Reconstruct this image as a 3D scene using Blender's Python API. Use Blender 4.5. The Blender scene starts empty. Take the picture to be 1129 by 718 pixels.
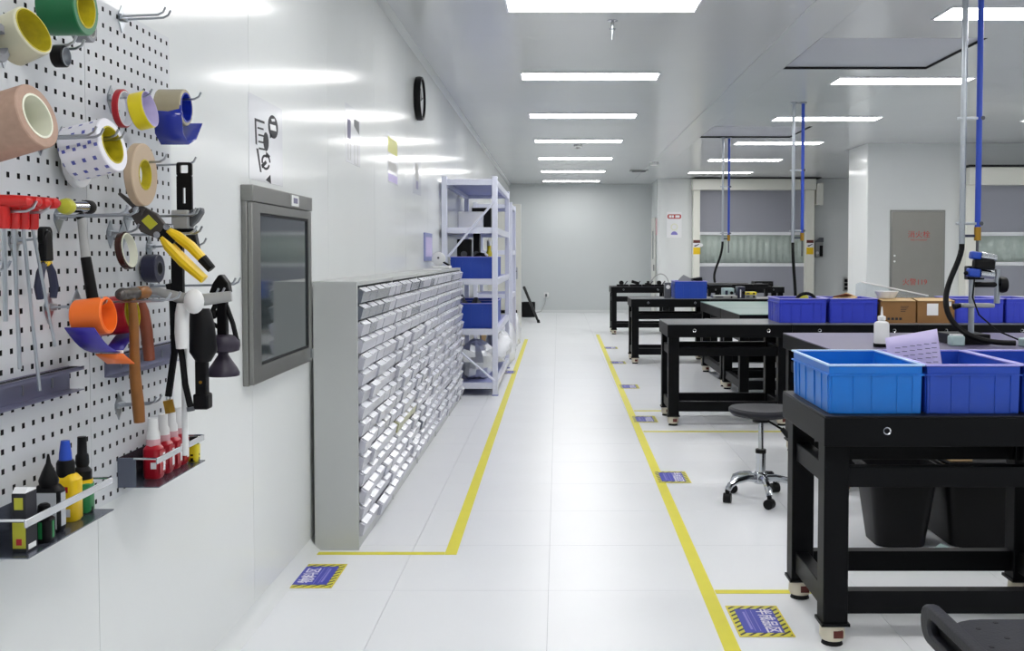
import bpy, math, random
from mathutils import Vector, Matrix
random.seed(7)
PI = math.pi
scene = bpy.context.scene
COL = scene.collection

# ------------------------------------------------------------------ camera, world, exposure
cam_d = bpy.data.cameras.new('camera')
cam = bpy.data.objects.new('camera', cam_d); COL.objects.link(cam)
cam.location = (0.0, 0.0, 1.298)
cam.rotation_euler = (PI/2 - 0.0364, 0, 0)
cam_d.sensor_width = 36.0
cam_d.lens = 35.227
cam_d.shift_x = -0.0452
cam_d.shift_y = -0.0338
cam_d.clip_start = 0.05
scene.camera = cam

world = bpy.data.worlds.new('world'); scene.world = world
world.use_nodes = True
world.node_tree.nodes['Background'].inputs[0].default_value = (0.75, 0.8, 0.85, 1)
world.node_tree.nodes['Background'].inputs[1].default_value = 0.3
vs = scene.view_settings
vs.view_transform = 'Standard'; vs.look = 'None'; vs.gamma = 1.0
vs.use_curve_mapping = False
vs.exposure = 0.70
LAMP = 11.0            # radiance of the ceiling light diffusers

# ------------------------------------------------------------------ materials
def lin(h):
    h = h.lstrip('#')
    out = []
    for i in (0, 2, 4):
        c = int(h[i:i+2], 16)/255
        out.append(c/12.92 if c <= 0.04045 else ((c+0.055)/1.055)**2.4)
    return (*out, 1.0)
MATS = {}
def mat(name, hexc, rough=0.5, metal=0.0, coat=0.0, noise=0.0, nscale=20.0, bump=0.0, trans=0.0, emit=None, spec=None, alpha=1.0, ior=None, sss=0.0):
    if name in MATS: return MATS[name]
    m = bpy.data.materials.new(name); m.use_nodes = True
    nt = m.node_tree; b = nt.nodes['Principled BSDF']
    c = lin(hexc)
    b.inputs['Base Color'].default_value = c
    b.inputs['Roughness'].default_value = rough
    b.inputs['Metallic'].default_value = metal
    if coat: b.inputs['Coat Weight'].default_value = coat; b.inputs['Coat Roughness'].default_value = 0.08
    if trans: b.inputs['Transmission Weight'].default_value = trans
    if spec is not None: b.inputs['Specular IOR Level'].default_value = spec
    if ior: b.inputs['IOR'].default_value = ior
    if alpha < 1: b.inputs['Alpha'].default_value = alpha
    if emit: 
        b.inputs['Emission Color'].default_value = lin(emit[0]); b.inputs['Emission Strength'].default_value = emit[1]
    if noise or bump:
        tc = nt.nodes.new('ShaderNodeTexCoord'); n = nt.nodes.new('ShaderNodeTexNoise')
        n.inputs['Scale'].default_value = nscale; n.inputs['Detail'].default_value = 4
        nt.links.new(tc.outputs['Object'], n.inputs['Vector'])
        if noise:
            r = nt.nodes.new('ShaderNodeMix'); r.data_type = 'RGBA'
            r.inputs['A'].default_value = tuple(max(0, x*(1-noise)) for x in c[:3])+(1,)
            r.inputs['B'].default_value = tuple(min(1, x*(1+noise)) for x in c[:3])+(1,)
            nt.links.new(n.outputs['Fac'], r.inputs['Factor']); nt.links.new(r.outputs['Result'], b.inputs['Base Color'])
        if bump:
            bp = nt.nodes.new('ShaderNodeBump'); bp.inputs['Strength'].default_value = bump; bp.inputs['Distance'].default_value = 0.01
            nt.links.new(n.outputs['Fac'], bp.inputs['Height']); nt.links.new(bp.outputs['Normal'], b.inputs['Normal'])
    MATS[name] = m
    return m

M = {}
M['wall'] = mat('wall_paint', '#e2e5e5', 0.14, noise=0.02, nscale=3, bump=0.012, spec=0.1)
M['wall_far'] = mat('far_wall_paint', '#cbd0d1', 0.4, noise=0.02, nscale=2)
M['wall_pale'] = mat('pale_wall_paint', '#e8ebeb', 0.3, noise=0.02, nscale=2)
M['ceil'] = mat('ceiling_paint', '#d0d3d4', 0.17, noise=0.03, nscale=1.2)
M['floor'] = mat('vinyl_tile', '#ebedf0', 0.28, noise=0.025, nscale=2.5, bump=0.02, spec=0.35)
M['joint'] = mat('tile_joint', '#b9bcc0', 0.6)
M['seam'] = mat('panel_seam', '#8f9496', 0.6)
M['alu'] = mat('brushed_aluminium', '#c6c9cb', 0.3, 0.9)
M['cove'] = mat('cove_white', '#dcdfe0', 0.3)
M['chrome'] = mat('chrome', '#c3c6cb', 0.12, 1.0)
M['steel'] = mat('zinc_steel', '#b4b9c0', 0.28, 1.0)
M['stain'] = mat('stainless_frame', '#8f8f8c', 0.35, 0.9, noise=0.06, nscale=8)
M['hydrant'] = mat('stainless_door', '#93918c', 0.38, 0.85, noise=0.05, nscale=6)
M['board'] = mat('pegboard_white', '#cdd0d4', 0.4)
M['hole_shade'] = mat('pegboard_hole_shade', '#0b0b0d', 0.9)  # near-black that paints the shade inside the pegboard holes
M['black'] = mat('black_powder_coat', '#07080b', 0.45, noise=0.1, nscale=30, spec=0.14)
M['tabletop'] = mat('table_top_black', '#19191f', 0.45, noise=0.08, nscale=15, spec=0.25)
M['mat_green'] = mat('green_bench_mat', '#5d8079', 0.35, noise=0.08, nscale=4)
M['mat_purple'] = mat('purple_grey_mat', '#635d7c', 0.4, noise=0.06, nscale=5)
M['mat_grey'] = mat('grey_bench_mat', '#6d6f72', 0.4, noise=0.05, nscale=5)
M['rubber'] = mat('black_rubber', '#0a0a0c', 0.55, spec=0.2)
M['plastic_blk'] = mat('black_plastic', '#0a0a0d', 0.42, spec=0.2)
M['pu'] = mat('polyurethane_black', '#212229', 0.55, bump=0.1, nscale=120, spec=0.3)
M['cream'] = mat('cream_caster_plastic', '#d8d0bc', 0.45)
M['redbrown'] = mat('adjuster_red', '#5a1f16', 0.5)
M['bin_az'] = mat('azure_plastic', '#0f74d2', 0.32, sss=0, noise=0.04, nscale=6)
M['bin_bl'] = mat('royal_blue_plastic', '#2049b4', 0.35, noise=0.04, nscale=6)
M['bin_vi'] = mat('violet_blue_plastic', '#3040c4', 0.4, noise=0.04, nscale=6)
M['rim_w'] = mat('rim_highlight_pale_blue', '#b4d6fb', 0.3)  # white highlight along the bin rim, put into its colour
M['rim_p'] = mat('rim_highlight_pale_violet', '#a8a4ea', 0.3)  # pinkish rim highlight of the deeper blue bins, as paint
M['cab'] = mat('cabinet_grey', '#bcbfbe', 0.42, noise=0.02, nscale=5)
M['drawer'] = mat('drawer_plastic_pale', '#b9bac6', 0.28, noise=0.03, nscale=9)
M['drawer_dk'] = mat('drawer_plastic_smoke', '#6a707b', 0.2, noise=0.15, nscale=20)
M['drawer_yl'] = mat('drawer_plastic_yellowed', '#b4b48c', 0.3)
M['handle'] = mat('drawer_lip_white', '#eceef4', 0.22)
M['rack'] = mat('rack_periwinkle', '#dde0f0', 0.35)
M['rack_dk'] = mat('rack_shelf_violet', '#8f96c8', 0.4)
M['foil'] = mat('silver_foil', '#dcdee2', 0.3, 0.6, bump=1.0, nscale=14)
M['bagw'] = mat('clear_poly_bag', '#eceef4', 0.2, bump=0.9, nscale=10)
M['yellow_tape'] = mat('yellow_floor_tape', '#e2d92a', 0.4, noise=0.05, nscale=9)
M['sign_blue'] = mat('sign_blue', '#3038b0', 0.35)
M['sign_white'] = mat('sign_white', '#e6e2f2', 0.4)
M['sign_lilac'] = mat('sign_lilac', '#8c86d0', 0.4)
M['paper'] = mat('paper_white', '#eff0f2', 0.5)
M['paper_lilac'] = mat('paper_lilac', '#c9bfe6', 0.6)
M['film'] = mat('poster_film', '#e3e5ea', 0.15)
M['ink'] = mat('ink_black', '#1c1d26', 0.6)
M['ink_grey'] = mat('ink_grey', '#7d7a94', 0.6)
M['red'] = mat('red_plastic', '#c91e1c', 0.3)
M['redp'] = mat('dark_red_plastic', '#b01226', 0.3)
M['red_tape'] = mat('red_tape', '#a81220', 0.3)
M['yel'] = mat('yellow_plastic', '#efc814', 0.35)
M['yeltape'] = mat('yellow_tape', '#e4d21c', 0.3)
M['core_y'] = mat('yellow_core', '#bfb01c', 0.5, noise=0.3, nscale=70)
M['core_w'] = mat('white_core', '#e9ead8', 0.6)
M['beige'] = mat('masking_beige', '#c9c6ad', 0.4, noise=0.05, nscale=30)
M['tan'] = mat('tan_tape', '#bfa98f', 0.45, noise=0.05, nscale=30)
M['bandage'] = mat('pink_beige_bandage', '#b0917f', 0.6, noise=0.15, nscale=90)
M['green_tape'] = mat('green_tape', '#0d6a3c', 0.3)
M['greenp'] = mat('green_label', '#1f7f44', 0.45)
M['grey_tape'] = mat('grey_cloth_tape', '#8e9096', 0.45, noise=0.1, nscale=40)
M['brown_tape'] = mat('brown_film_tape', '#3c2119', 0.25)
M['blue_tape'] = mat('blue_gloss_tape', '#1c2f9c', 0.15, noise=0.1, nscale=20)
M['orange'] = mat('orange_fluoro', '#ff7a2a', 0.4)
M['indigo'] = mat('indigo_sheet', '#35299c', 0.4)
M['navy'] = mat('navy_plastic', '#20223c', 0.4)
M['aub'] = mat('aubergine_rubber', '#2c2436', 0.45)
M['wood'] = mat('wooden_handle', '#85541f', 0.45, noise=0.25, nscale=25)
M['wood_r'] = mat('red_brown_handle', '#7a3b22', 0.4, noise=0.15, nscale=25)
M['iron'] = mat('dark_iron', '#5a5654', 0.4, 0.8)
M['brass'] = mat('brass', '#b48a3a', 0.3, 1.0)
M['greyp'] = mat('grey_plastic', '#a3a4a3', 0.4)
M['greyd'] = mat('dark_grey_plastic', '#55585e', 0.45)
M['whitep'] = mat('white_plastic', '#eceded', 0.35)
M['pinkc'] = mat('translucent_pink_cap', '#d7a6ad', 0.35)
M['tray'] = mat('tray_steel_violet', '#8486a0', 0.3, 0.45)
M['tan_grey'] = mat('tan_packing_tape', '#a89f86', 0.25, noise=0.05, nscale=30)
M['shelf_steel'] = mat('shelf_steel', '#666b79', 0.25, 0.7)
M['bar'] = mat('polished_bar', '#d9dce2', 0.25, 0.6)
M['card'] = mat('cardboard', '#8c6539', 0.7, noise=0.06, nscale=12)
M['card_in'] = mat('cardboard_pale', '#c9aa7c', 0.7)
M['lime'] = mat('lime_plastic', '#b9b832', 0.35)
M['curtain'] = mat('grey_door_curtain', '#989aa4', 0.55, bump=0.08, nscale=8)
M['jamb'] = mat('cream_door_jamb', '#ecece2', 0.2)
M['barw'] = mat('door_bar_white', '#e8eaee', 0.3)
M['pvc'] = mat('pvc_window', '#c2cfc8', 0.08, trans=0.2, bump=1.0, nscale=22)
M['glass_dk'] = mat('pass_box_glass', '#3d4547', 0.06, 0.0, spec=1.0, ior=2.0)
M['clear'] = mat('clear_acrylic', '#e8eef2', 0.05, trans=0.9)
M['doorleaf'] = mat('door_leaf', '#d9dad4', 0.4)
M['pipe_blue'] = mat('blue_air_pipe', '#2a4ec0', 0.35)
M['lamp_frame'] = mat('lamp_frame', '#e4e6ea', 0.4)
M['redtext'] = mat('red_lettering', '#b8322e', 0.5)
M['clockface'] = mat('clock_face', '#d8dade', 0.3)
M['hatch'] = mat('hatch_panel', '#c2c4cc', 0.4)
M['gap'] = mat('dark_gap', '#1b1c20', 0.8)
M['bot_grey'] = mat('bottle_label_grey', '#c3c7cc', 0.4)
M['tealbit'] = mat('pale_teal_plastic', '#a9bfbf', 0.4)
mm = bpy.data.materials.new('diffuser_glow'); mm.use_nodes = True
bb = mm.node_tree.nodes['Principled BSDF']
bb.inputs['Base Color'].default_value = (0.9, 0.9, 0.9, 1)
bb.inputs['Emission Color'].default_value = (1.0, 0.985, 0.97, 1)
bb.inputs['Emission Strength'].default_value = LAMP
M['glow'] = mm
def stripe_mat():
    m = bpy.data.materials.new('hazard_stripes'); m.use_nodes = True
    nt = m.node_tree; b = nt.nodes['Principled BSDF']; b.inputs['Roughness'].default_value = 0.4
    tc = nt.nodes.new('ShaderNodeTexCoord'); sp = nt.nodes.new('ShaderNodeSeparateXYZ')
    nt.links.new(tc.outputs['Object'], sp.inputs[0])
    ad = nt.nodes.new('ShaderNodeMath'); ad.operation = 'SUBTRACT'
    nt.links.new(sp.outputs[0], ad.inputs[0]); nt.links.new(sp.outputs[1], ad.inputs[1])
    ml = nt.nodes.new('ShaderNodeMath'); ml.operation = 'MULTIPLY'; ml.inputs[1].default_value = 2*PI/0.036
    nt.links.new(ad.outputs[0], ml.inputs[0])
    sn = nt.nodes.new('ShaderNodeMath'); sn.operation = 'SINE'; nt.links.new(ml.outputs[0], sn.inputs[0])
    gt = nt.nodes.new('ShaderNodeMath'); gt.operation = 'GREATER_THAN'; gt.inputs[1].default_value = 0.35; nt.links.new(sn.outputs[0], gt.inputs[0])
    mx = nt.nodes.new('ShaderNodeMix'); mx.data_type = 'RGBA'
    mx.inputs['A'].default_value = lin('#d8d33a'); mx.inputs['B'].default_value = lin('#1a1a1c')
    nt.links.new(gt.outputs[0], mx.inputs['Factor']); nt.links.new(mx.outputs['Result'], b.inputs['Base Color'])
    return m
M['hazard'] = stripe_mat()
def floor_far_mat():
    m = bpy.data.materials.new('vinyl_tile_far'); m.use_nodes = True
    nt = m.node_tree; b = nt.nodes['Principled BSDF']; b.inputs['Roughness'].default_value = 0.28; b.inputs['Specular IOR Level'].default_value = 0.35
    tc = nt.nodes.new('ShaderNodeTexCoord'); br = nt.nodes.new('ShaderNodeTexBrick')
    br.offset = 0; br.inputs['Scale'].default_value = 1.0
    br.inputs['Brick Width'].default_value = 0.6; br.inputs['Row Height'].default_value = 0.6
    br.inputs['Mortar Size'].default_value = 0.0015
    br.inputs['Color1'].default_value = lin('#ebedf0'); br.inputs['Color2'].default_value = lin('#e8eaed'); br.inputs['Mortar'].default_value = lin('#b9bcc0')
    mp = nt.nodes.new('ShaderNodeMapping'); mp.inputs['Location'].default_value = (0.638, -3.827, 0)
    nt.links.new(tc.outputs['Object'], mp.inputs[0]); nt.links.new(mp.outputs[0], br.inputs['Vector'])
    nt.links.new(br.outputs['Color'], b.inputs['Base Color'])
    return m
M['floor_far'] = floor_far_mat()
def spots_mat():       # white roll printed with rows of small blue marks
    m = bpy.data.materials.new('white_tape_blue_print'); m.use_nodes = True
    nt = m.node_tree; b = nt.nodes['Principled BSDF']; b.inputs['Roughness'].default_value = 0.35
    tc = nt.nodes.new('ShaderNodeTexCoord'); sp = nt.nodes.new('ShaderNodeSeparateXYZ'); nt.links.new(tc.outputs['Object'], sp.inputs[0])
    an = nt.nodes.new('ShaderNodeMath'); an.operation = 'ARCTAN2'; nt.links.new(sp.outputs[2], an.inputs[0]); nt.links.new(sp.outputs[1], an.inputs[1])
    cb = nt.nodes.new('ShaderNodeCombineXYZ')
    s1 = nt.nodes.new('ShaderNodeMath'); s1.operation = 'MULTIPLY'; s1.inputs[1].default_value = 42; nt.links.new(sp.outputs[0], s1.inputs[0])
    s2 = nt.nodes.new('ShaderNodeMath'); s2.operation = 'MULTIPLY'; s2.inputs[1].default_value = 2.1; nt.links.new(an.outputs[0], s2.inputs[0])
    nt.links.new(s1.outputs[0], cb.inputs[0]); nt.links.new(s2.outputs[0], cb.inputs[1])
    br = nt.nodes.new('ShaderNodeTexBrick'); br.offset = 0.5; br.inputs['Scale'].default_value = 1
    br.inputs['Brick Width'].default_value = 1.0; br.inputs['Row Height'].default_value = 1.0; br.inputs['Mortar Size'].default_value = 0.34; br.inputs['Mortar Smooth'].default_value = 0
    br.inputs['Color1'].default_value = lin('#4a50a8'); br.inputs['Color2'].default_value = lin('#6a6fba'); br.inputs['Mortar'].default_value = lin('#e9e8f0')
    nt.links.new(cb.outputs[0], br.inputs['Vector']); nt.links.new(br.outputs['Color'], b.inputs['Base Color'])
    return m
M['spots'] = spots_mat()

# ------------------------------------------------------------------ mesh builder
class MB:
    def __init__(s): s.v = []; s.f = []
    def add(s, vs_, fs):
        o = len(s.v); s.v += [Vector(p) for p in vs_]; s.f += [tuple(i+o for i in q) for q in fs]; return s
    def box(s, x0, x1, y0, y1, z0, z1):
        return s.add([(x0,y0,z0),(x1,y0,z0),(x1,y1,z0),(x0,y1,z0),(x0,y0,z1),(x1,y0,z1),(x1,y1,z1),(x0,y1,z1)],
                     [(0,3,2,1),(4,5,6,7),(0,1,5,4),(1,2,6,5),(2,3,7,6),(3,0,4,7)])
    def obox(s, c, size, rot=(0,0,0)):
        R = Matrix.Rotation(rot[2],3,'Z') @ Matrix.Rotation(rot[1],3,'Y') @ Matrix.Rotation(rot[0],3,'X')
        h = [k/2 for k in size]
        t = MB().box(-h[0],h[0],-h[1],h[1],-h[2],h[2])
        return s.add([R @ p + Vector(c) for p in t.v], t.f)
    def cyl(s, p0, p1, r0, r1=None, n=14, caps=True):
        if r1 is None: r1 = r0
        p0, p1 = Vector(p0), Vector(p1); a = (p1-p0).normalized()
        u = a.orthogonal().normalized(); w = a.cross(u)
        vs_, fs = [], []
        for p, r in ((p0, r0), (p1, r1)):
            for i in range(n):
                t = 2*PI*i/n; vs_.append(p + (u*math.cos(t) + w*math.sin(t))*r)
        for i in range(n): j = (i+1) % n; fs.append((i, j, n+j, n+i))
        if caps: fs.append(tuple(range(n-1, -1, -1))); fs.append(tuple(range(n, 2*n)))
        return s.add(vs_, fs)
    def tube(s, pts, r, n=8):
        pts = [Vector(p) for p in pts]; rs = r if isinstance(r, (list, tuple)) else [r]*len(pts)
        vs_, fs = [], []; u = None
        for k, p in enumerate(pts):
            a = (pts[min(k+1, len(pts)-1)] - pts[max(k-1, 0)]).normalized()
            u = a.orthogonal().normalized() if u is None else (u - a*u.dot(a)).normalized()
            w = a.cross(u)
            for i in range(n):
                t = 2*PI*i/n; vs_.append(p + (u*math.cos(t) + w*math.sin(t))*rs[k])
        for k in range(len(pts)-1):
            for i in range(n):
                j = (i+1) % n; fs.append((k*n+i, k*n+j, (k+1)*n+j, (k+1)*n+i))
        fs.append(tuple(range(n-1, -1, -1))); m = (len(pts)-1)*n; fs.append(tuple(range(m, m+n)))
        return s.add(vs_, fs)
    def lathe(s, prof, o, axis='Z', n=20, closed=False):   # prof: (radius, height) pairs
        o = Vector(o); vs_, fs = [], []
        def P(r, h, t):
            a, b = r*math.cos(t), r*math.sin(t)
            return o + Vector({'Z': (a, b, h), 'X': (h, a, b), 'Y': (b, h, a)}[axis])
        for r, h in prof:
            for i in range(n): vs_.append(P(r, h, 2*PI*i/n))
        m = len(prof)
        for k in range(m if closed else m-1):
            k2 = (k+1) % m
            for i in range(n):
                j = (i+1) % n; fs.append((k*n+i, k*n+j, k2*n+j, k2*n+i))
        if not closed:
            if prof[0][0] > 1e-6: fs.append(tuple(range(n-1, -1, -1)))
            if prof[-1][0] > 1e-6: fs.append(tuple(range((m-1)*n, m*n)))
        return s.add(vs_, fs)
    def prism(s, poly, plane, d0, d1):
        def P(a, b, d): return {'xy': (a, b, d), 'xz': (a, d, b), 'yz': (d, a, b)}[plane]
        n = len(poly)
        vs_ = [P(a, b, d0) for a, b in poly] + [P(a, b, d1) for a, b in poly]
        fs = [tuple(range(n-1, -1, -1)), tuple(range(n, 2*n))] + [(i, (i+1) % n, n+(i+1) % n, n+i) for i in range(n)]
        return s.add(vs_, fs)
    def ring(s, outer, inner, plane, d0, d1):            # prism with a hole, both outlines with as many points
        def P(a, b, d): return {'xy': (a, b, d), 'xz': (a, d, b), 'yz': (d, a, b)}[plane]
        n = len(outer)
        vs_ = [P(a, b, d) for d in (d0, d1) for q in (outer, inner) for a, b in q]
        fs = []
        for i in range(n):
            j = (i+1) % n
            fs += [(i, n+i, n+j, j), (2*n+i, 2*n+j, 3*n+j, 3*n+i), (i, j, 2*n+j, 2*n+i), (n+i, 3*n+i, 3*n+j, n+j)]
        return s.add(vs_, fs)
    def grid(s, rows, thick=None):                       # rows of equally many points -> sheet
        nr, nc = len(rows), len(rows[0])
        vs_ = [Vector(p) for r in rows for p in r]
        fs = [(i*nc+j, i*nc+j+1, (i+1)*nc+j+1, (i+1)*nc+j) for i in range(nr-1) for j in range(nc-1)]
        return s.add(vs_, fs)
    def bounds(s):
        return [min(p[i] for p in s.v) for i in range(3)], [max(p[i] for p in s.v) for i in range(3)]
    def sphere(s, c, r, n=14, sc=(1,1,1)):
        prof = [(math.sin(PI*k/8)*1.0, -math.cos(PI*k/8)) for k in range(9)]
        t = MB().lathe([(max(p, 1e-4), h) for p, h in prof], (0,0,0), 'Z', n)
        return s.add([Vector((p.x*r*sc[0]+c[0], p.y*r*sc[1]+c[1], p.z*r*sc[2]+c[2])) for p in t.v], t.f)

ORIG = {}
def tag(o, label=None, cat=None, group=None, kind=None):
    if label: o['label'] = label
    if cat: o['category'] = cat
    if group: o['group'] = group
    if kind: o['kind'] = kind
    return o
def build(mb, name, material, parent=None, bevel=0.0, seg=2, solid=0.0, angle=35, sub=0, loc=None):
    if parent is not None: org = ORIG[parent]
    elif loc is not None: org = Vector(loc)
    else:
        a, b = mb.bounds(); org = Vector(((a[0]+b[0])/2, (a[1]+b[1])/2, a[2]))
    me = bpy.data.meshes.new(name)
    me.from_pydata([tuple(p-org) for p in mb.v], [], mb.f); me.update()
    me.materials.append(M[material] if isinstance(material, str) else material)
    me.shade_smooth(); me.set_sharp_from_angle(angle=math.radians(angle))
    o = bpy.data.objects.new(name, me); COL.objects.link(o)
    if parent is not None: o.parent = parent
    else: o.location = org
    ORIG[o] = org
    if solid:
        md = o.modifiers.new('solid', 'SOLIDIFY'); md.thickness = solid; md.offset = 0
    if bevel:
        md = o.modifiers.new('bevel', 'BEVEL'); md.width = bevel; md.segments = seg; md.limit_method = 'ANGLE'; md.angle_limit = math.radians(40)
    if sub:
        md = o.modifiers.new('sub', 'SUBSURF'); md.levels = sub; md.render_levels = sub
    return o
def thing(name, loc, label, cat, group=None):
    o = bpy.data.objects.new(name, None); COL.objects.link(o)
    o.location = loc; o.empty_display_size = 0.1; ORIG[o] = Vector(loc)
    return tag(o, label, cat, group)
def struct(mb, name, material, **k):
    return tag(build(mb, name, material, **k), kind='structure')
def copy_tree(o, parent=None):
    c = o.copy(); COL.objects.link(c); ORIG[c] = ORIG[o]
    if parent is not None: c.parent = parent
    for ch in list(o.children): copy_tree(ch, c)
    return c
def clone(o, loc, label, rotz=None):
    c = copy_tree(o); c.location = loc; c['label'] = label
    if rotz is not None: c.rotation_euler = (0, 0, rotz)
    return c
def inst(o, loc, parent, name=None):                     # copy of one part, mesh shared
    c = o.copy(); COL.objects.link(c); c.location = loc; c.parent = parent; ORIG[c] = ORIG[parent]
    return c
def text(body, size, name, material, parent, loc, rot, depth=0.0004, align='CENTER', squash=1.0, bold=0.0):
    cu = bpy.data.curves.new('tmp_text', 'FONT'); cu.body = body; cu.size = size; cu.align_x = align; cu.align_y = 'CENTER'
    cu.extrude = depth; cu.offset = bold; cu.resolution_u = 3
    t = bpy.data.objects.new('tmp_text', cu); COL.objects.link(t)
    bpy.context.view_layer.update()
    me = bpy.data.meshes.new_from_object(t.evaluated_get(bpy.context.evaluated_depsgraph_get()))
    bpy.data.objects.remove(t); bpy.data.curves.remove(cu)
    me.name = name; me.materials.clear(); me.materials.append(M[material])
    from mathutils import Euler
    mw = Matrix.Translation(Vector(loc)-ORIG[parent]) @ Euler(rot).to_matrix().to_4x4() @ Matrix.Diagonal((squash, 1, 1, 1))
    me.transform(mw)
    o = bpy.data.objects.new(name, me); COL.objects.link(o); o.parent = parent; ORIG[o] = ORIG[parent]
    return o
def arc(c, r, a0, a1, n):
    return [(c[0]+r*math.cos(a0+(a1-a0)*i/n), c[1]+r*math.sin(a0+(a1-a0)*i/n)) for i in range(n+1)]
def rrect(x0, x1, y0, y1, r, n=4):
    return (arc((x1-r, y0+r), r, -PI/2, 0, n) + arc((x1-r, y1-r), r, 0, PI/2, n) + arc((x0+r, y1-r), r, PI/2, PI, n) + arc((x0+r, y0+r), r, PI, 1.5*PI, n))
ORD = ['nearest', 'second nearest', 'third nearest', 'fourth nearest', 'fifth nearest', 'sixth nearest', 'farthest']
# ================================================================== THE SETTING
WX, H = -1.0875, 2.8525
# ---- floor: joint-coloured slab, loose tiles near the camera, jointed sheet beyond
floor = struct(MB().box(-1.2, 8.1, -2.7, 22.5, -0.06, -0.004), 'floor', 'joint', loc=(0,0,0))
t0 = build(MB().box(-0.2991, 0.2991, -0.2991, 0.2991, -0.004, 0), 'floor_tile', 'floor', parent=floor)
tx0, ty0 = -0.638, 3.827
first = True
for j in range(-5, 10):
    for i in range(-1, 8):
        cx, cy = tx0 + 0.6*(i+0.5), ty0 + 0.6*(j+0.5)
        if cy < 2.0 and abs(cx) > 1.5: continue
        if i == -1:
            build(MB().box(WX, tx0-0.0009, cy-0.2991, cy+0.2991, -0.004, 0), 'floor_tile', 'floor', parent=floor)
        elif first: t0.location = (cx, cy, 0); first = False
        else: inst(t0, (cx, cy, 0), floor)
E_Y = ty0 + 0.6*10
far_f = build(MB().box(WX, 8.1, E_Y, 22.5, -0.004, 0).box(tx0+0.6*8, 8.1, ty0-3.0, E_Y, -0.004, 0).box(WX, 8.1, -2.7, ty0-3.0, -0.004, 0), 'far_floor_tiles', 'floor_far', parent=floor)

# ---- left wall of 1.2 m steel panels
wl = struct(MB().box(-1.25, WX-0.006, -2.7, 22.5, 0, 2.95), 'wall_left', 'seam', loc=(0,0,0))
pn = None
for k in range(-6, 17):
    y0 = max(-2.7, 3.5456+1.2*k-1.2); y1 = min(22.5, 3.5456+1.2*k)
    if y1 <= y0: continue
    build(MB().box(WX-0.006, WX, y0+0.0012, y1-0.0012, 0.0, 2.95), 'wall_panel', 'wall', parent=wl)
bs = MB()
bs.prism([(WX, 0), (WX+0.045, 0), (WX+0.03, 0.012), (WX+0.012, 0.03), (WX, 0.05)], 'xz', -2.6, 15.0)
struct(bs, 'baseboard_left', 'cove')
tr = MB().prism([(WX, H), (WX+0.035, H), (WX+0.022, H-0.01), (WX+0.008, H-0.024), (WX, H-0.04)], 'xz', -2.6, 22.3)
struct(tr, 'trim_1', 'cove')
# ---- other walls
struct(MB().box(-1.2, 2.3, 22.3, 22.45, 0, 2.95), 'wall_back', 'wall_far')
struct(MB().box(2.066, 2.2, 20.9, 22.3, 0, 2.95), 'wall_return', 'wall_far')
struct(MB().box(2.72, 8.1, 20.62, 20.75, 0, 2.95), 'wall_far', 'wall_pale')
struct(MB().box(4.33, 8.1, 14.1, 15.0, 0, 2.95), 'wall_cabinet', 'wall', bevel=0.02)
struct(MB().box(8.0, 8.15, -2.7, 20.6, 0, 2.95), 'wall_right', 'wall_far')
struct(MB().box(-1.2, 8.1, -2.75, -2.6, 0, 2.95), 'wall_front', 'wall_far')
pp = [(2.74, 20.6), (2.74, 21.0), (2.06, 21.0), (2.06, 20.88)] + arc((2.34, 20.88), 0.28, PI, 1.5*PI, 8)
struct(MB().prism(pp, 'xy', 0, H), 'pillar', 'wall')
struct(MB().box(-1.0, 2.06, 22.27, 22.3, 0, 0.06), 'baseboard_back', 'cove')
# narrow door in the return wall, seen almost edge on
d3 = struct(MB().box(2.035, 2.06, 21.15, 21.95, 0.0, 2.08), 'door_3', 'doorleaf')
build(MB().box(2.02, 2.035, 21.25, 21.33, 0.95, 1.08), 'handle_plate', 'greyd', parent=d3)
build(MB().box(2.03, 2.036, 21.45, 21.65, 1.2, 1.8), 'vision_panel', 'glass_dk', parent=d3)

# ---- ceiling
ceil = struct(MB().box(-1.25, 8.15, -2.75, 22.5, 2.93, 3.0), 'ceiling', 'seam', loc=(0,0,0))
XC = [WX, 1.6, 1.885, 3.09, 4.4, 5.7, 8.05]
YC = [-2.65, -0.5, 2.0, 4.6, 7.264, 8.48, 10.4, 12.24, 13.43, 15.8, 18.2, 20.4, 22.4]
for i in range(len(XC)-1):
    for j in range(len(YC)-1):
        if i == 2 and j in (4, 7): continue
        build(MB().box(XC[i]+0.0005, XC[i+1]-0.0005, YC[j]+0.0005, YC[j+1]-0.0005, H, 2.93), 'ceiling_panel', 'ceil', parent=ceil)
struct(MB().box(1.575, 1.625, -2.6, 20.6, H-0.008, H), 'trim_2', 'ceil')
for j, lab in ((4, 'square recessed ceiling hatch with sides darkened as shade, the nearer of two'), (7, 'square recessed ceiling hatch with sides darkened as shade, the farther of two')):
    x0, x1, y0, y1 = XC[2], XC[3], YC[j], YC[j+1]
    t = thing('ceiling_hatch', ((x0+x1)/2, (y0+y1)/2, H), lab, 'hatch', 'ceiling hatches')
    build(MB().box(x0+0.004, x1-0.004, y0+0.004, y1-0.004, H+0.020, H+0.05), 'hatch_panel', 'hatch', parent=t)
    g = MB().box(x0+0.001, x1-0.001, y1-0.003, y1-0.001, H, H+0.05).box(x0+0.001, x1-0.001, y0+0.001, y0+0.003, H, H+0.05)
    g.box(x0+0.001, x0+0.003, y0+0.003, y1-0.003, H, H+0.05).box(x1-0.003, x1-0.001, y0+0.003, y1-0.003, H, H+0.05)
    build(g, 'gasket_or_shade', 'gap', parent=t)  # dark strips stand in for shade on the recess sides

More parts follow.
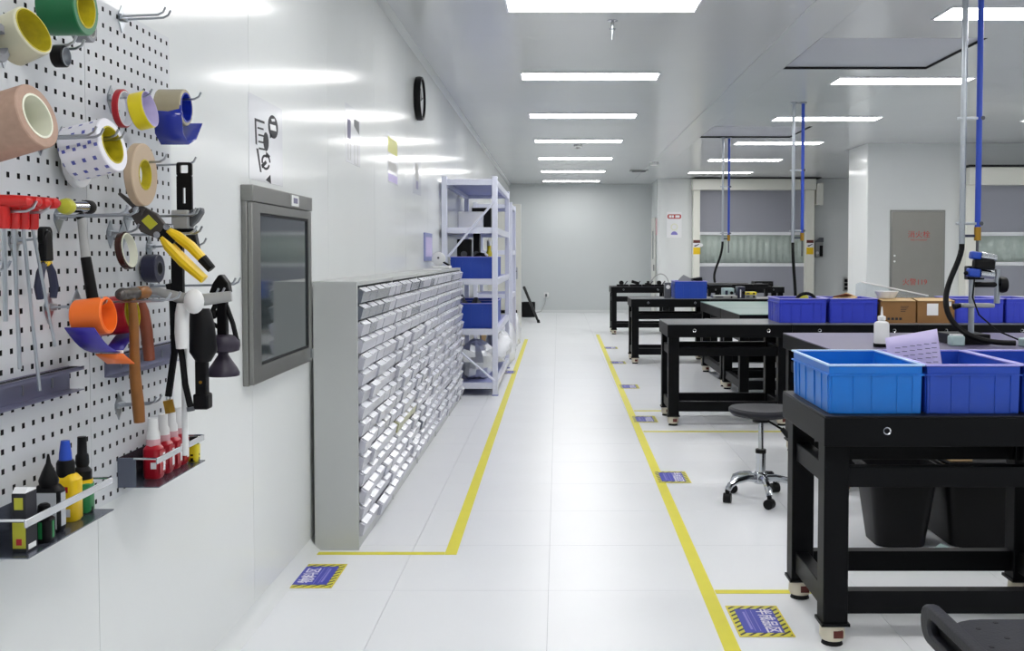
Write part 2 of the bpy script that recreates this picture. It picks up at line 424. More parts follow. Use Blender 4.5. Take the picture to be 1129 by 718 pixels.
# ---- ceiling light panels; unseen ones continue the rows, added for their light
def light(x0, y, label, group):
    t = thing('ceiling_light', (x0+0.6, y, H), label, 'ceiling light', group)
    fr = MB().ring([(x0, y-0.17), (x0+1.2, y-0.17), (x0+1.2, y+0.17), (x0, y+0.17)], [(x0+0.012, y-0.158), (x0+1.188, y-0.158), (x0+1.188, y+0.158), (x0+0.012, y+0.158)], 'xy', H-0.012, H)
    build(fr, 'frame', 'lamp_frame', parent=t)
    build(MB().box(x0+0.012, x0+1.188, y-0.158, y+0.158, H-0.010, H-0.001), 'diffuser', 'glow', parent=t)
L0 = None
for k in range(-3, 7):
    y = 6.284+2.488*k
    lab = ('long white ceiling light over the aisle, %s in view' % ORD[k]) if k >= 0 else 'long white ceiling light over the aisle, outside the photo, %s the camera' % ['far behind', 'just behind', 'just ahead of'][k+3]
    light(-0.325, y, lab, 'ceiling lights over the aisle')
for k in range(-3, 7):
    y = 6.5+2.5*k
    lab = ('long white ceiling light above the workbenches, %s in view' % (ORD[k] if k < 5 else ['', '', '', '', '', 'farthest', 'hidden last'][k])) if k >= 0 else 'long white ceiling light above the workbenches, outside the photo, %s the camera' % ['far behind', 'just behind', 'just ahead of'][k+3]
    if k == 6: continue
    light(2.46, y, lab, 'ceiling lights above the workbenches')
for k in range(-3, 3):
    y = 6.55+2.5*k
    lab = 'long white ceiling light cut by the right edge of the photo' if k == 2 else 'long white ceiling light beyond the right edge of the photo, %s in its row' % ['first', 'second', 'third', 'fourth', 'fifth'][k+3]
    light(5.37, y, lab, 'ceiling lights on the far right')

# ---- small ceiling things
t = thing('smoke_detector', (0.28, 14.3, H), 'small white round smoke detector between the far aisle lights', 'detector')
build(MB().lathe([(0.05, 0), (0.06, -0.015), (0.05, -0.035)], (0.28, 14.3, H), 'Z', 16), 'base', 'whitep', parent=t)
build(MB().lathe([(0.03, -0.035), (0.025, -0.055), (0.0001, -0.06)], (0.28, 14.3, H), 'Z', 14), 'sensor', 'greyp', parent=t)
t = thing('ceiling_vent', (1.49, 18.6, H), 'small grey rectangular ceiling vent right of the far aisle lights', 'vent')
build(MB().ring([(1.33, 18.45), (1.65, 18.45), (1.65, 18.75), (1.33, 18.75)], [(1.36, 18.48), (1.62, 18.48), (1.62, 18.72), (1.36, 18.72)], 'xy', H-0.02, H), 'frame', 'greyp', parent=t)
sl = MB()
for k in range(5): sl.obox((1.49, 18.51+0.045*k, H-0.012), (0.26, 0.04, 0.004), (0.5, 0, 0))
build(sl, 'slats', 'greyd', parent=t)
t = thing('alarm_sounder', (1.62, 17.0, H), 'white round alarm on the ceiling beside the grey vent', 'alarm')
build(MB().lathe([(0.08, 0), (0.08, -0.03), (0.06, -0.05), (0.0001, -0.055)], (1.62, 17.0, H), 'Z', 16), 'dome', 'whitep', parent=t)
t = thing('sprinkler', (0.36, 6.72, H), 'small metal sprinkler hanging behind the nearest aisle light', 'sprinkler')
build(MB().lathe([(0.035, 0), (0.035, -0.006), (0.012, -0.012), (0.010, -0.05), (0.022, -0.055), (0.022, -0.06)], (0.36, 6.72, H), 'Z', 14), 'rosette', 'chrome', parent=t)
build(MB().cyl((0.36, 6.72, H-0.06), (0.355, 6.72, H-0.13), 0.008, 0.003), 'drop_pipe', 'steel', parent=t)

# ---- pass-through window in the left wall
w = struct(MB().box(WX, -1.066, 3.440, 4.262, 0.842, 1.512), 'window_1', 'stain', bevel=0.003)
fo, fi = [(3.440, 0.846), (4.258, 0.846), (4.258, 1.478), (3.440, 1.478)], [(3.535, 0.905), (4.215, 0.905), (4.215, 1.445), (3.535, 1.445)]
build(MB().ring(fo, fi, 'yz', -1.0655, -1.048), 'door_frame', 'stain', parent=w, bevel=0.003)
build(MB().box(-1.0655, -1.057, 3.53, 4.22, 0.90, 1.45), 'glass_pane', 'glass_dk', parent=w)
build(MB().box(WX, -1.044, 3.438, 4.265, 1.481, 1.538), 'header', 'stain', parent=w, bevel=0.003)
ds = build(MB().box(-1.0435, -1.038, 3.92, 4.02, 1.488, 1.530), 'display', 'whitep', parent=w)
build(MB().box(-1.0383, -1.0368, 3.94, 4.0, 1.499, 1.52), 'screen', 'ink_grey', parent=ds)
build(MB().ring([(3.536, 0.906), (4.214, 0.906), (4.214, 1.444), (3.536, 1.444)], [(3.544, 0.914), (4.206, 0.914), (4.206, 1.436), (3.544, 1.436)], 'yz', -1.057, -1.052), 'gasket_or_shade', 'gap', parent=w)
build(MB().box(-1.048, -1.040, 4.225, 4.25, 0.86, 0.90), 'latch', 'chrome', parent=w)

# ---- open door leaf standing out from the left wall
d = struct(MB().box(-1.08, -0.575, 15.40, 15.445, 0.01, 2.07), 'door_4', 'doorleaf', bevel=0.003)
h = build(MB().box(-0.655, -0.625, 15.385, 15.40, 0.92, 1.10), 'handle_plate', 'steel', parent=d)
build(MB().tube([(-0.64, 15.39, 1.04), (-0.64, 15.35, 1.04), (-0.74, 15.345, 1.04)], 0.009), 'lever', 'greyd', parent=h)
build(MB().box(-0.574, -0.5715, 15.40, 15.445, 0.01, 2.07), 'edge_strip', 'whitep', parent=d)

# ---- roll-up doors
def warn_sticker(x, y, z, parent):
    s = build(MB().box(x-0.07, x+0.07, y-0.003, y, z-0.16, z+0.13), 'warning_sticker', 'yel', parent=parent)
    build(MB().box(x-0.07, x+0.07, y-0.005, y-0.003, z+0.07, z+0.13), 'red_band', 'redbrown', parent=s)
    build(MB().box(x-0.07, x+0.07, y-0.005, y-0.003, z-0.02, z+0.07), 'pictogram_field', 'paper', parent=s)
    build(MB().prism([(x-0.05, z+0.0), (x-0.02, z+0.0), (x+0.05, z+0.04), (x+0.05, z+0.055), (x-0.01, z+0.03), (x-0.05, z+0.02)], 'xz', y-0.007, y-0.005), 'pictogram', 'ink', parent=s)
d1 = struct(MB().box(2.72, 5.21, 20.28, 20.6, 2.60, 2.825), 'door_1', 'jamb', bevel=0.01)
build(MB().box(2.75, 5.30, 20.25, 20.6, 2.83, H-0.001), 'top_gap_shade', 'gap', parent=d1)  # solid dark strip painted as the gap shadow over the header
build(MB().box(2.742, 2.875, 20.36, 20.6, 0, 2.60), 'jamb', 'jamb', parent=d1, bevel=0.006)
build(MB().box(5.02, 5.20, 20.36, 20.6, 0, 2.60), 'jamb', 'jamb', parent=d1, bevel=0.006)
build(MB().box(5.225, 5.36, 20.30, 20.6, 2.30, 2.74), 'motor_box', 'jamb', parent=d1, bevel=0.008)
build(MB().box(2.875, 5.02, 20.50, 20.51, 1.755, 2.60), 'curtain_panel', 'curtain', parent=d1)
build(MB().box(2.875, 5.02, 20.50, 20.51, 0.0, 1.05), 'curtain_panel', 'curtain', parent=d1)
build(MB().box(2.875, 5.02, 20.48, 20.52, 1.69, 1.755), 'stiffening_bar', 'barw', parent=d1, bevel=0.008)
build(MB().box(2.875, 5.02, 20.48, 20.52, 1.05, 1.12), 'stiffening_bar', 'barw', parent=d1, bevel=0.008)
pv = []
for z in (1.12, 1.4, 1.69):
    pv.append([(2.875+2.145*k/60, 20.505+0.012*math.sin(k*1.7)+0.010*math.sin(k*0.63+z*3), z) for k in range(61)])
build(MB().grid(pv), 'vision_strip', 'pvc', parent=d1, solid=0.003, angle=180)
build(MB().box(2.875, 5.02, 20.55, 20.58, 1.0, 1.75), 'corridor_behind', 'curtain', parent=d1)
warn_sticker(2.81, 20.36, 1.46, d1); warn_sticker(5.11, 20.36, 1.46, d1)
build(MB().cyl((2.90, 20.36, 1.49), (2.90, 20.46, 1.49), 0.035), 'sensor_knob', 'whitep', parent=d1)
d2 = struct(MB().box(5.66, 7.99, 13.82, 14.1, 2.255, 2.50), 'door_2', 'jamb', bevel=0.01)
build(MB().box(5.64, 7.99, 13.80, 14.1, 2.502, 2.53), 'top_gap_shade', 'gap', parent=d2)  # shadow line above this header, built as a dark strip
build(MB().box(5.63, 5.77, 13.86, 14.1, 0, 2.255), 'jamb', 'jamb', parent=d2, bevel=0.006)
build(MB().box(5.77, 7.9, 14.0, 14.01, 1.60, 2.255), 'curtain_panel', 'curtain', parent=d2)
build(MB().box(5.77, 7.9, 14.0, 14.01, 0.0, 1.14), 'curtain_panel', 'curtain', parent=d2)
build(MB().box(5.77, 7.9, 13.98, 14.02, 1.555, 1.61), 'stiffening_bar', 'barw', parent=d2, bevel=0.008)
build(MB().box(5.77, 7.9, 13.98, 14.02, 1.14, 1.195), 'stiffening_bar', 'barw', parent=d2, bevel=0.008)
build(MB().box(5.77, 7.9, 13.98, 14.02, 0.67, 0.72), 'stiffening_bar', 'barw', parent=d2, bevel=0.008)
pv = [[(5.77+2.13*k/60, 14.005+0.008*math.sin(k*1.3), z) for k in range(61)] for z in (1.195, 1.4, 1.555)]
build(MB().grid(pv), 'vision_strip', 'pvc', parent=d2, solid=0.003, angle=180)
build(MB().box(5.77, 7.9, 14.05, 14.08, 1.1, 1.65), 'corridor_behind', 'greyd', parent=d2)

# ---- fire hydrant cabinet door
hc = thing('hydrant_cabinet', (5.04, 14.09, 0.70), 'stainless steel fire cabinet door with red lettering, set in the white wall', 'fire cabinet')
build(MB().ring([(4.66, 0.68), (5.43, 0.68), (5.43, 1.92), (4.66, 1.92)], [(4.68, 0.70), (5.41, 0.70), (5.41, 1.90), (4.68, 1.90)], 'xz', 14.085, 14.10), 'frame', 'stain', parent=hc)
build(MB().box(4.682, 5.408, 14.078, 14.0995, 0.702, 1.898), 'door', 'hydrant', parent=hc, bevel=0.004)
text('消火栓', 0.105, 'lettering', 'redtext', hc, (5.06, 14.0775, 1.572), (PI/2, 0, 0), squash=1.0)
text('FIRE HYDRANT', 0.035, 'small_lettering', 'redtext', hc, (5.06, 14.0775, 1.50), (PI/2, 0, 0))
text('火警119', 0.10, 'lettering', 'redtext', hc, (5.01, 14.0775, 0.905), (PI/2, 0, 0))
lk = MB().cyl((4.72, 14.066, 1.28), (4.72, 14.078, 1.28), 0.014).cyl((4.72, 14.066, 1.20), (4.72, 14.078, 1.20), 0.014)
build(lk, 'locks', 'whitep', parent=hc)

# ---- yellow floor tape and floor signs
def tape(poly, label):
    return tag(build(MB().prism(poly, 'xy', 0.0002, 0.0012), 'floor_tape', 'yellow_tape'), label, 'tape', 'yellow floor tape lines')
tape([(-0.492, 4.286), (-0.44, 4.286), (-0.462, 15.3), (-0.514, 15.3)], 'long yellow floor tape along the drawer cabinets and rack')
tape([(-1.06, 4.286), (-0.493, 4.286), (-0.493, 4.325), (-1.06, 4.325)], 'short yellow floor tape across the end of the drawer cabinets')
tape([(0.54, 2.3), (0.594, 2.3), (0.662, 16.2), (0.608, 16.2)], 'long yellow floor tape along the right side of the aisle')
tape([(0.604, 3.79), (2.6, 3.79), (2.6, 3.832), (0.604, 3.832)], 'yellow floor tape crossing under the nearest workbench')
tape([(0.624, 7.28), (3.4, 7.28), (3.4, 7.325), (0.624, 7.325)], 'yellow floor tape in front of the second workbench row')
tape([(0.628, 8.25), (3.4, 8.25), (3.4, 8.30), (0.628, 8.30)], 'yellow floor tape behind the second workbench row')
def floor_sign(x, y, label, body, rot, full=True, group='blue floor signs'):
    t = thing('floor_sign', (x, y, 0), label, 'floor sign', group)
    w_, l_ = 0.19, 0.30
    a = MB().box(x-w_/2, x+w_/2, y-l_/2, y+l_/2, 0.0013, 0.0020)
    build(a, 'hazard_border', 'hazard', parent=t)
    b_ = MB().ring([(x-w_/2, y-l_/2), (x+w_/2, y-l_/2), (x+w_/2, y+l_/2), (x-w_/2, y+l_/2)], [(x-w_/2+0.006, y-l_/2+0.008), (x+w_/2-0.006, y-l_/2+0.008), (x+w_/2-0.006, y+l_/2-0.008), (x-w_/2+0.006, y+l_/2-0.008)], 'xy', 0.0019, 0.0022)
    build(b_, 'yellow_edge', 'yeltape', parent=t)
    build(MB().box(x-0.068, x+0.068, y-0.115, y+0.115, 0.0021, 0.0025), 'panel', 'sign_blue', parent=t)
    s = -1 if rot > 0 else 1
    text(body, 0.062 if len(body) == 3 else 0.058, 'lettering', 'sign_white', t, (x+s*(0.022 if len(body) == 3 else 0.030), y, 0.0027), (0, 0, rot), 0.0002, bold=0.0012)
    ln = MB()
    ln.box(x-s*0.012-0.0012, x-s*0.012+0.0012, y-0.10, y+0.10, 0.0025, 0.0028)
    ln.box(x-s*0.030-0.0012, x-s*0.030+0.0012, y-0.10, y+0.10, 0.0025, 0.0028)
    ln.box(x-s*0.040-0.004, x-s*0.040+0.004, y-0.085, y+0.085, 0.0025, 0.0028)
    build(ln, 'print_lines', 'sign_lilac', parent=t)
floor_sign(-0.977, 4.002, 'blue floor sign with striped border before the drawer cabinets, against the left wall', '物料区', PI/2)
floor_sign(0.710, 3.503, 'blue floor sign with striped border by the right aisle tape, nearest of that line', '半成品区', -PI/2)
for (y, n) in ((5.795, 'second nearest'), (7.85, 'third nearest'), (9.80, 'fourth nearest'), (11.98, 'fifth nearest'), (13.87, 'farthest')):
    floor_sign(0.662+(y-5.8)*0.008, y, 'blue floor sign by the right aisle tape, %s of that line' % n, '半成品区', -PI/2)
floor_sign(-0.56, 11.0, 'small blue floor sign beside the blue-violet rack', '物料区', PI/2)
# ================================================================== DRAWER CABINETS
CX0, CXF, CW = -1.068, -0.874, 0.92
def cabinet_shell(y0):
    b = MB(); y1 = y0+CW
    b.box(CX0, CXF, y0+0.0005, y0+0.012, 0, 1.18).box(CX0, CXF, y1-0.012, y1-0.0005, 0, 1.18)
    b.box(CX0, CXF, y0+0.012, y1-0.012, 1.160, 1.18).box(CX0, CXF-0.004, y0+0.012, y1-0.012, 0, 0.055).box(CX0, CX0+0.006, y0+0.012, y1-0.012, 0.055, 1.160)
    return b
NROW, NCOL = 15, 5
RH = (1.158-0.057)/NROW; CWD = (CW-0.024)/NCOL
def drawer_mesh():
    w = CWD/2-0.002; h = RH-0.005; b = MB()
    # a tray: front leaning out towards the top, floor, sides; origin at front bottom centre
    b.prism([(-0.006, 0), (0.008, 0), (0.020, h-0.021), (-0.006, h-0.006)], 'xz', -w, w)
    b.box(-0.15, -0.006, -w, -w+0.003, 0, h-0.02).box(-0.15, -0.006, w-0.003, w, 0, h-0.02).box(-0.15, -0.006, -w, w, 0, 0.003)
    return b
def lip_mesh():
    w = CWD/2-0.020; h = RH-0.005
    return MB().prism([(-0.002, h-0.006), (0.0235, h-0.0212), (0.0235, h-0.0180), (-0.002, h-0.0025)], 'xz', -w, w)
def raw(mb, name, m):
    me = bpy.data.meshes.new(name); me.from_pydata([tuple(p) for p in mb.v], [], mb.f); me.update(); me.materials.append(M[m]); return me
DM = {k: raw(drawer_mesh(), 'drawer', k) for k in ('drawer', 'drawer_dk', 'drawer_yl')}
LM = raw(lip_mesh(), 'lip', 'handle')
cabs = ['grey drawer cabinet at the near end of the row, its blank side facing the camera', 'grey drawer cabinet second from the near end of the row', 'grey drawer cabinet in the middle of the row of five',
        'grey drawer cabinet second from the rack end of the row', 'grey drawer cabinet at the far end, next to the blue-violet rack']
rnd = random.Random(3)
for c in range(5):
    y0 = 4.352+CW*c
    t = thing('drawer_cabinet', ((CX0+CXF)/2, y0+CW/2, 0), cabs[c], 'drawer cabinet', 'drawer cabinets along the left wall')
    build(cabinet_shell(y0), 'body', 'cab', parent=t, bevel=0.002, seg=1)
    for r in range(NROW):
        for k in range(NCOL):
            m = 'drawer'
            if c == 0 and r >= 13 and k < 4: m = 'drawer_dk'
            elif c == 0 and r == 12 and k == 1: m = 'drawer_dk'
            elif c == 1 and r in (14, 12) and k in (1, 3, 4): m = 'drawer_dk'
            elif c == 2 and r == 14 and k in (0, 3): m = 'drawer_dk'
            elif c == 1 and r == 4 and k < 4: m = 'drawer_yl'
            elif rnd.random() < 0.012: m = 'drawer_dk'
            out = 0.002+rnd.random()*0.003 + (rnd.choice((0.0, 0.0, 0.0, 0.0, 0.0, 0.0, 0.008, 0.014)) if r < 11 else 0)
            o = bpy.data.objects.new('drawer', DM[m]); COL.objects.link(o); o.parent = t
            o.location = Vector((CXF+out, y0+0.012+CWD*(k+0.5), 0.057+RH*r+0.0015)) - ORIG[t]; ORIG[o] = ORIG[t]
            l = bpy.data.objects.new('handle', LM); COL.objects.link(l); l.parent = o
# tape dispenser and papers on the far cabinets
t = thing('tape_dispenser', (-0.955, 8.25, 1.18), 'white tape dispenser with an upright disc on the far drawer cabinet', 'tape dispenser')
build(MB().box(-1.03, -0.885, 8.17, 8.33, 1.1805, 1.205), 'base', 'whitep', parent=t, bevel=0.006)
b = MB(); b.lathe([(0.0001, -0.02), (0.045, -0.02), (0.055, -0.014), (0.055, 0.014), (0.045, 0.02), (0.0001, 0.02)], (-0.985, 8.25, 1.262), 'Y', 20)
build(b, 'disc', 'whitep', parent=t)
build(MB().cyl((-0.985, 8.227, 1.27), (-0.985, 8.23, 1.27), 0.009), 'hub', 'greyd', parent=t)
build(MB().obox((-0.92, 8.25, 1.222), (0.05, 0.10, 0.012), (0, 0.5, 0)), 'cutter', 'plastic_blk', parent=t)
tag(build(MB().obox((-0.975, 7.75, 1.1815), (0.14, 0.3, 0.002), (0, 0, 0.1)), 'paper_sheet', 'paper'), 'white paper sheet lying on the top of the drawer cabinets', 'paper')

# ================================================================== BLUE BINS
def bin_(name, label, x0, x1, y0, y1, z0, h, m, rim, group=None, ribs=True, t=0.004):
    th = thing(name, ((x0+x1)/2, (y0+y1)/2, z0), label, 'bin', group)
    tp = 0.0095; b = MB()
    def lp(x0, x1, y0, y1, z): return [(x0,y0,z),(x1,y0,z),(x1,y1,z),(x0,y1,z)]
    o0 = lp(x0+tp, x1-tp, y0+tp, y1-tp, z0+0.0005); o1 = lp(x0+0.007, x1-0.007, y0+0.007, y1-0.007, z0+h)
    i1 = lp(x0+0.007+t, x1-0.007-t, y0+0.007+t, y1-0.007-t, z0+h); i0 = lp(x0+tp+t, x1-tp-t, y0+tp+t, y1-tp-t, z0+t)
    vs_ = o0+o1+i1+i0; fs = [(3,2,1,0), (12,13,14,15)]
    for k in range(3):
        for i in range(4): j = (i+1) % 4; fs.append((4*k+i, 4*k+j, 4*k+4+j, 4*k+4+i))
    b.add(vs_, fs)
    build(b, 'body', m, parent=th, bevel=0.003)
    r = MB().ring([(x0, y0), (x1, y0), (x1, y1), (x0, y1)], [(x0+0.012, y0+0.012), (x1-0.012, y0+0.012), (x1-0.012, y1-0.012), (x0+0.012, y1-0.012)], 'xy', z0+h-0.003, z0+h+0.004)
    build(r, 'rim', rim, parent=th, bevel=0.002)
    if ribs:
        rb = MB()
        def off(f): return tp+(0.007-tp)*f-0.0025
        # collar below the rim, foot band, upright ribs on the front and the left side
        zc = z0+h-0.034; e = off((h-0.034)/h)-0.001
        rb.ring([(x0+e-0.003, y0+e-0.003), (x1-e+0.003, y0+e-0.003), (x1-e+0.003, y1-e+0.003), (x0+e-0.003, y1-e+0.003)], [(x0+e+0.004, y0+e+0.004), (x1-e-0.004, y0+e+0.004), (x1-e-0.004, y1-e-0.004), (x0+e+0.004, y1-e-0.004)], 'xy', zc, zc+0.005)
        W, D = x1-x0, y1-y0
        for f0, f1 in ((0.05, 0.13), (0.27, 0.29), (0.46, 0.475), (0.72, 0.74), (0.88, 0.96)):
            a, c = x0+W*f0, x0+W*f1
            rb.add([(a,y0+off(0),z0+0.004),(c,y0+off(0),z0+0.004),(c,y0+e,zc),(a,y0+e,zc),(a,y0+off(0)+0.005,z0+0.004),(c,y0+off(0)+0.005,z0+0.004),(c,y0+e+0.005,zc),(a,y0+e+0.005,zc)],
                   [(0,1,2,3),(0,3,7,4),(1,5,6,2),(0,4,5,1),(3,2,6,7)])
        for f0, f1 in ((0.04, 0.10), (0.2, 0.215), (0.38, 0.395), (0.62, 0.635), (0.8, 0.815), (0.9, 0.96)):
            for X, s in ((x0, 1), (x1, -1)):
                a, c = y0+D*f0, y0+D*f1
                rb.add([(X+s*off(0),a,z0+0.004),(X+s*off(0),c,z0+0.004),(X+s*e,c,zc),(X+s*e,a,zc),(X+s*(off(0)+0.005),a,z0+0.004),(X+s*(off(0)+0.005),c,z0+0.004),(X+s*(e+0.005),c,zc),(X+s*(e+0.005),a,zc)],
                       [(0,1,2,3),(0,3,7,4),(1,5,6,2),(0,4,5,1),(3,2,6,7)])
        build(rb, 'ribs', m, parent=th)
    return th
def sticker(th, x, y, z, w_, h_, m='sign_white'):
    s = build(MB().box(x-w_/2, x+w_/2, y-0.002, y, z-h_/2, z+h_/2), 'sticker', m, parent=th)
    build(MB().box(x-w_*0.4, x+w_*0.4, y-0.003, y-0.002, z-h_*0.08, z+h_*0.08), 'red_line', 'redtext', parent=s)

# ================================================================== RACKS
def rack(x0, x1, y0, y1, levels, H_, label, mpost, diag):
    t = thing('storage_rack', ((x0+x1)/2, (y0+y1)/2, 0), label, 'rack', 'boltless storage racks')
    p = 0.05
    for x in (x0, x1-p):
        for y in (y0, y1-p):
            c = [(x, y), (x+p, y), (x+p, y+p), (x, y+p)]
            ps = build(MB().box(x, x+p, y, y+p, 0.008, H_), 'post', mpost, parent=t, bevel=0.004)
            build(MB().box(x-0.003, x+p+0.003, y-0.003, y+p+0.003, 0, 0.012), 'foot', 'rack_dk', parent=ps)
    for z in levels:
        for y in (y0+0.008, y1-0.042): build(MB().box(x0+p, x1-p, y, y+0.034, z-0.055, z), 'end_beam', mpost, parent=t, bevel=0.003)
        for x in (x0+0.006, x1-0.044): build(MB().box(x, x+0.038, y0+p, y1-p, z-0.06, z), 'side_beam', mpost, parent=t, bevel=0.003)
        build(MB().box(x0+0.045, x1-0.045, y0+0.043, y1-0.043, z-0.022, z-0.002), 'shelf', 'rack_dk', parent=t)
    if diag:
        for (za, zb) in diag:
            build(MB().cyl((x0+0.06, y0-0.001, za), (x1-0.03, y0-0.001, zb), 0.012, n=6), 'brace', mpost, parent=t)
    return t
rack(-1.065, -0.555, 9.15, 11.42, (0.12, 0.615, 1.075, 1.545, 1.985), 2.01, 'pale blue-violet storage rack at the end of the drawer cabinets', 'rack', ((1.28, 1.78), (0.50, 0.14)))
rack(-1.065, -0.575, 12.55, 13.6, (0.12, 0.8, 1.35, 1.93), 1.95, 'second pale storage rack, half hidden behind the first', 'rack', None)
bin_('storage_bin', 'royal blue bin of black gear on the rack, upper of two near the aisle', -1.0, -0.595, 9.24, 9.85, 1.075, 0.20, 'bin_bl', 'rim_p', 'blue bins on the rack')
bin_('storage_bin', 'royal blue bin on the rack, lower of two near the aisle', -1.0, -0.595, 9.24, 9.85, 0.615, 0.23, 'bin_bl', 'rim_p', 'blue bins on the rack')
bin_('storage_bin', 'royal blue bin behind the upper one on the rack', -1.0, -0.6, 10.0, 10.6, 1.075, 0.20, 'bin_bl', 'rim_p', 'blue bins on the rack', ribs=False)
bin_('storage_bin', 'royal blue bin behind the lower one on the rack', -1.0, -0.6, 10.0, 10.6, 0.615, 0.22, 'bin_bl', 'rim_p', 'blue bins on the rack', ribs=False)
# contents of the rack
t = thing('equipment_case', (-0.79, 9.55, 1.545), 'grey equipment case with a black end on the second rack shelf from the top', 'case')
build(MB().box(-0.94, -0.70, 9.42, 9.72, 1.546, 1.70), 'body', 'paper', parent=t, bevel=0.006)
build(MB().box(-0.70, -0.63, 9.41, 9.73, 1.546, 1.735), 'end_panel', 'plastic_blk', parent=t, bevel=0.006)
build(MB().box(-0.81, -0.70, 9.42, 9.72, 1.70, 1.735), 'top_panel', 'plastic_blk', parent=t)
for (x, y, z, s, l) in ((-0.88, 9.42, 1.19, (0.13, 0.14, 0.24), 'black box standing in the upper rack bin'), (-0.78, 9.62, 1.19, (0.06, 0.16, 0.30), 'tall black tool head standing in the upper rack bin')):
    t = thing('black_device', (x, y, 1.08), l, 'device')
    build(MB().box(x-s[0]/2, x+s[0]/2, y-s[1]/2, y+s[1]/2, 1.08, 1.20+s[2]), 'body', 'plastic_blk', parent=t, bevel=0.01)
    build(MB().cyl((x, y-s[1]/2-0.01, 1.30), (x, y-s[1]/2, 1.30), 0.03), 'lens', 'greyd', parent=t)
t = thing('coiled_cable', (-0.80, 9.36, 1.28), 'black cable coil lying in the upper rack bin', 'cable')
build(MB().tube([(-0.72+0.05*math.cos(a*0.5), 9.31+0.02*math.sin(a*0.5), 1.20+0.008*a*0.4+0.05*math.sin(a*0.5)) for a in range(26)], 0.018), 'cable', 'rubber', parent=t)
build(MB().cyl((-0.70, 9.34, 1.26), (-0.665, 9.33, 1.30), 0.02), 'plug', 'whitep', parent=t)
t = thing('spray_bottle', (-0.64, 9.60, 1.08), 'yellow bottle standing in the upper rack bin beside the post', 'bottle')
build(MB().lathe([(0.035, 0), (0.04, 0.02), (0.04, 0.20), (0.018, 0.26), (0.018, 0.30)], (-0.662, 9.60, 1.081), 'Z', 16), 'body', 'yeltape', parent=t)
build(MB().cyl((-0.662, 9.60, 1.381), (-0.662, 9.60, 1.43), 0.02), 'cap', 'whitep', parent=t)
t = thing('grey_bag', (-0.82, 9.45, 0.80), 'grey plastic wrap spilling over the lower rack bin', 'bag')
rows = [[(-0.96+0.26*j/8, 9.30+0.3*i/6, 0.83+0.07*math.sin(j*1.3+i)*math.cos(i*0.9)+0.06*math.sin(PI*i/6)-0.01*j) for j in range(9)] for i in range(7)]
build(MB().grid(rows), 'film', 'greyd', parent=t, solid=0.004, angle=50)
def blob(name, label, cat, c, r, m, seed, n=18, jit=0.0, angle=60):
    rr = random.Random(seed); vs_, fs = [], []; K = 10
    ph = [(rr.uniform(2, 6), rr.uniform(2, 6), rr.uniform(0, 6.28), rr.uniform(0.03, 0.10)) for _ in range(6)]
    b = MB(); pr = []
    for k in range(K+1):
        a = PI*k/K
        for i in range(n):
            t_ = 2*PI*i/n; d = 1+sum(w*math.sin(p*a+q*t_+f) for p, q, f, w in ph)+rr.uniform(-jit, jit)
            x, y, z = math.sin(a)*math.cos(t_)*r[0]*d, math.sin(a)*math.sin(t_)*r[1]*d, math.cos(a)*r[2]*d
            vs_.append((c[0]+x, c[1]+y, max(c[2]+z, c[2]-r[2]*0.9)))
    for k in range(K):
        for i in range(n): j = (i+1) % n; fs.append((k*n+i, (k+1)*n+i, (k+1)*n+j, k*n+j))
    b.add(vs_, fs)
    return tag(build(b, name, m, angle=angle), label, cat)
blob('foil_bag', 'crumpled silver foil bag on the bottom rack shelf', 'bag', (-0.80, 9.55, 0.29), (0.19, 0.25, 0.18), 'foil', 4, jit=0.09, angle=12)
blob('poly_bag', 'large pale plastic bag lying on the bottom shelf of the first rack', 'bag', (-0.64, 10.52, 0.335), (0.13, 0.55, 0.18), 'bagw', 9, n=26)
blob('poly_bag', 'pale plastic bag on the floor beyond the big bag by the rack', 'bag', (-0.655, 14.2, 0.22), (0.11, 0.45, 0.245), 'bagw', 12)
t = thing('carton', (-0.82, 13.06, 0.12), 'pale carton standing on the bottom of the second rack', 'carton')
build(MB().box(-0.98, -0.66, 12.72, 13.4, 0.1205, 0.42), 'body', 'card_in', parent=t, bevel=0.004)
build(MB().box(-0.98, -0.66, 13.03, 13.09, 0.42, 0.422), 'tape_strip', 'beige', parent=t)
blob('poly_bag', 'large pale plastic bag on the floor at the far end of the first rack', 'bag', (-0.67, 11.97, 0.225), (0.175, 0.46, 0.25), 'bagw', 21, n=26)
# framed notice on the wall above the far cabinets
t = thing('wall_notice', (-1.08, 8.33, 1.245), 'small violet framed notice on the left wall above the far cabinets', 'notice')
build(MB().box(WX, -1.075, 8.10, 8.56, 1.245, 1.475), 'frame', 'rack_dk', parent=t, bevel=0.003)
build(MB().box(-1.0755, -1.073, 8.14, 8.52, 1.28, 1.44), 'sheet', 'paper_lilac', parent=t)
# bin and pole by the back wall
t = thing('waste_bin', (-0.62, 20.8, 0), 'black waste bin on the floor beyond the open door leaf', 'waste bin')
build(MB().ring(rrect(-0.76, -0.48, 20.65, 20.95, 0.04), rrect(-0.74, -0.50, 20.67, 20.93, 0.03), 'xy', 0.01, 0.31), 'body', 'plastic_blk', parent=t)
build(MB().prism(rrect(-0.75, -0.49, 20.66, 20.94, 0.04), 'xy', 0, 0.02), 'bottom', 'plastic_blk', parent=t)
t = thing('leaning_pole', (-0.40, 19.0, 0), 'black pole propped at a slant beside the black waste bin', 'pole')
build(MB().cyl((-0.375, 18.99, 0.012), (-0.70, 20.55, 0.62), 0.022, 0.03), 'pole', 'plastic_blk', parent=t)
build(MB().cyl((-0.371, 18.98, 0.0), (-0.382, 19.02, 0.04), 0.028), 'rubber_foot', 'rubber', parent=t)
t = thing('handrail', (-0.85, 15.2, 0.44), 'short black bar in front of the open door leaf', 'bar')
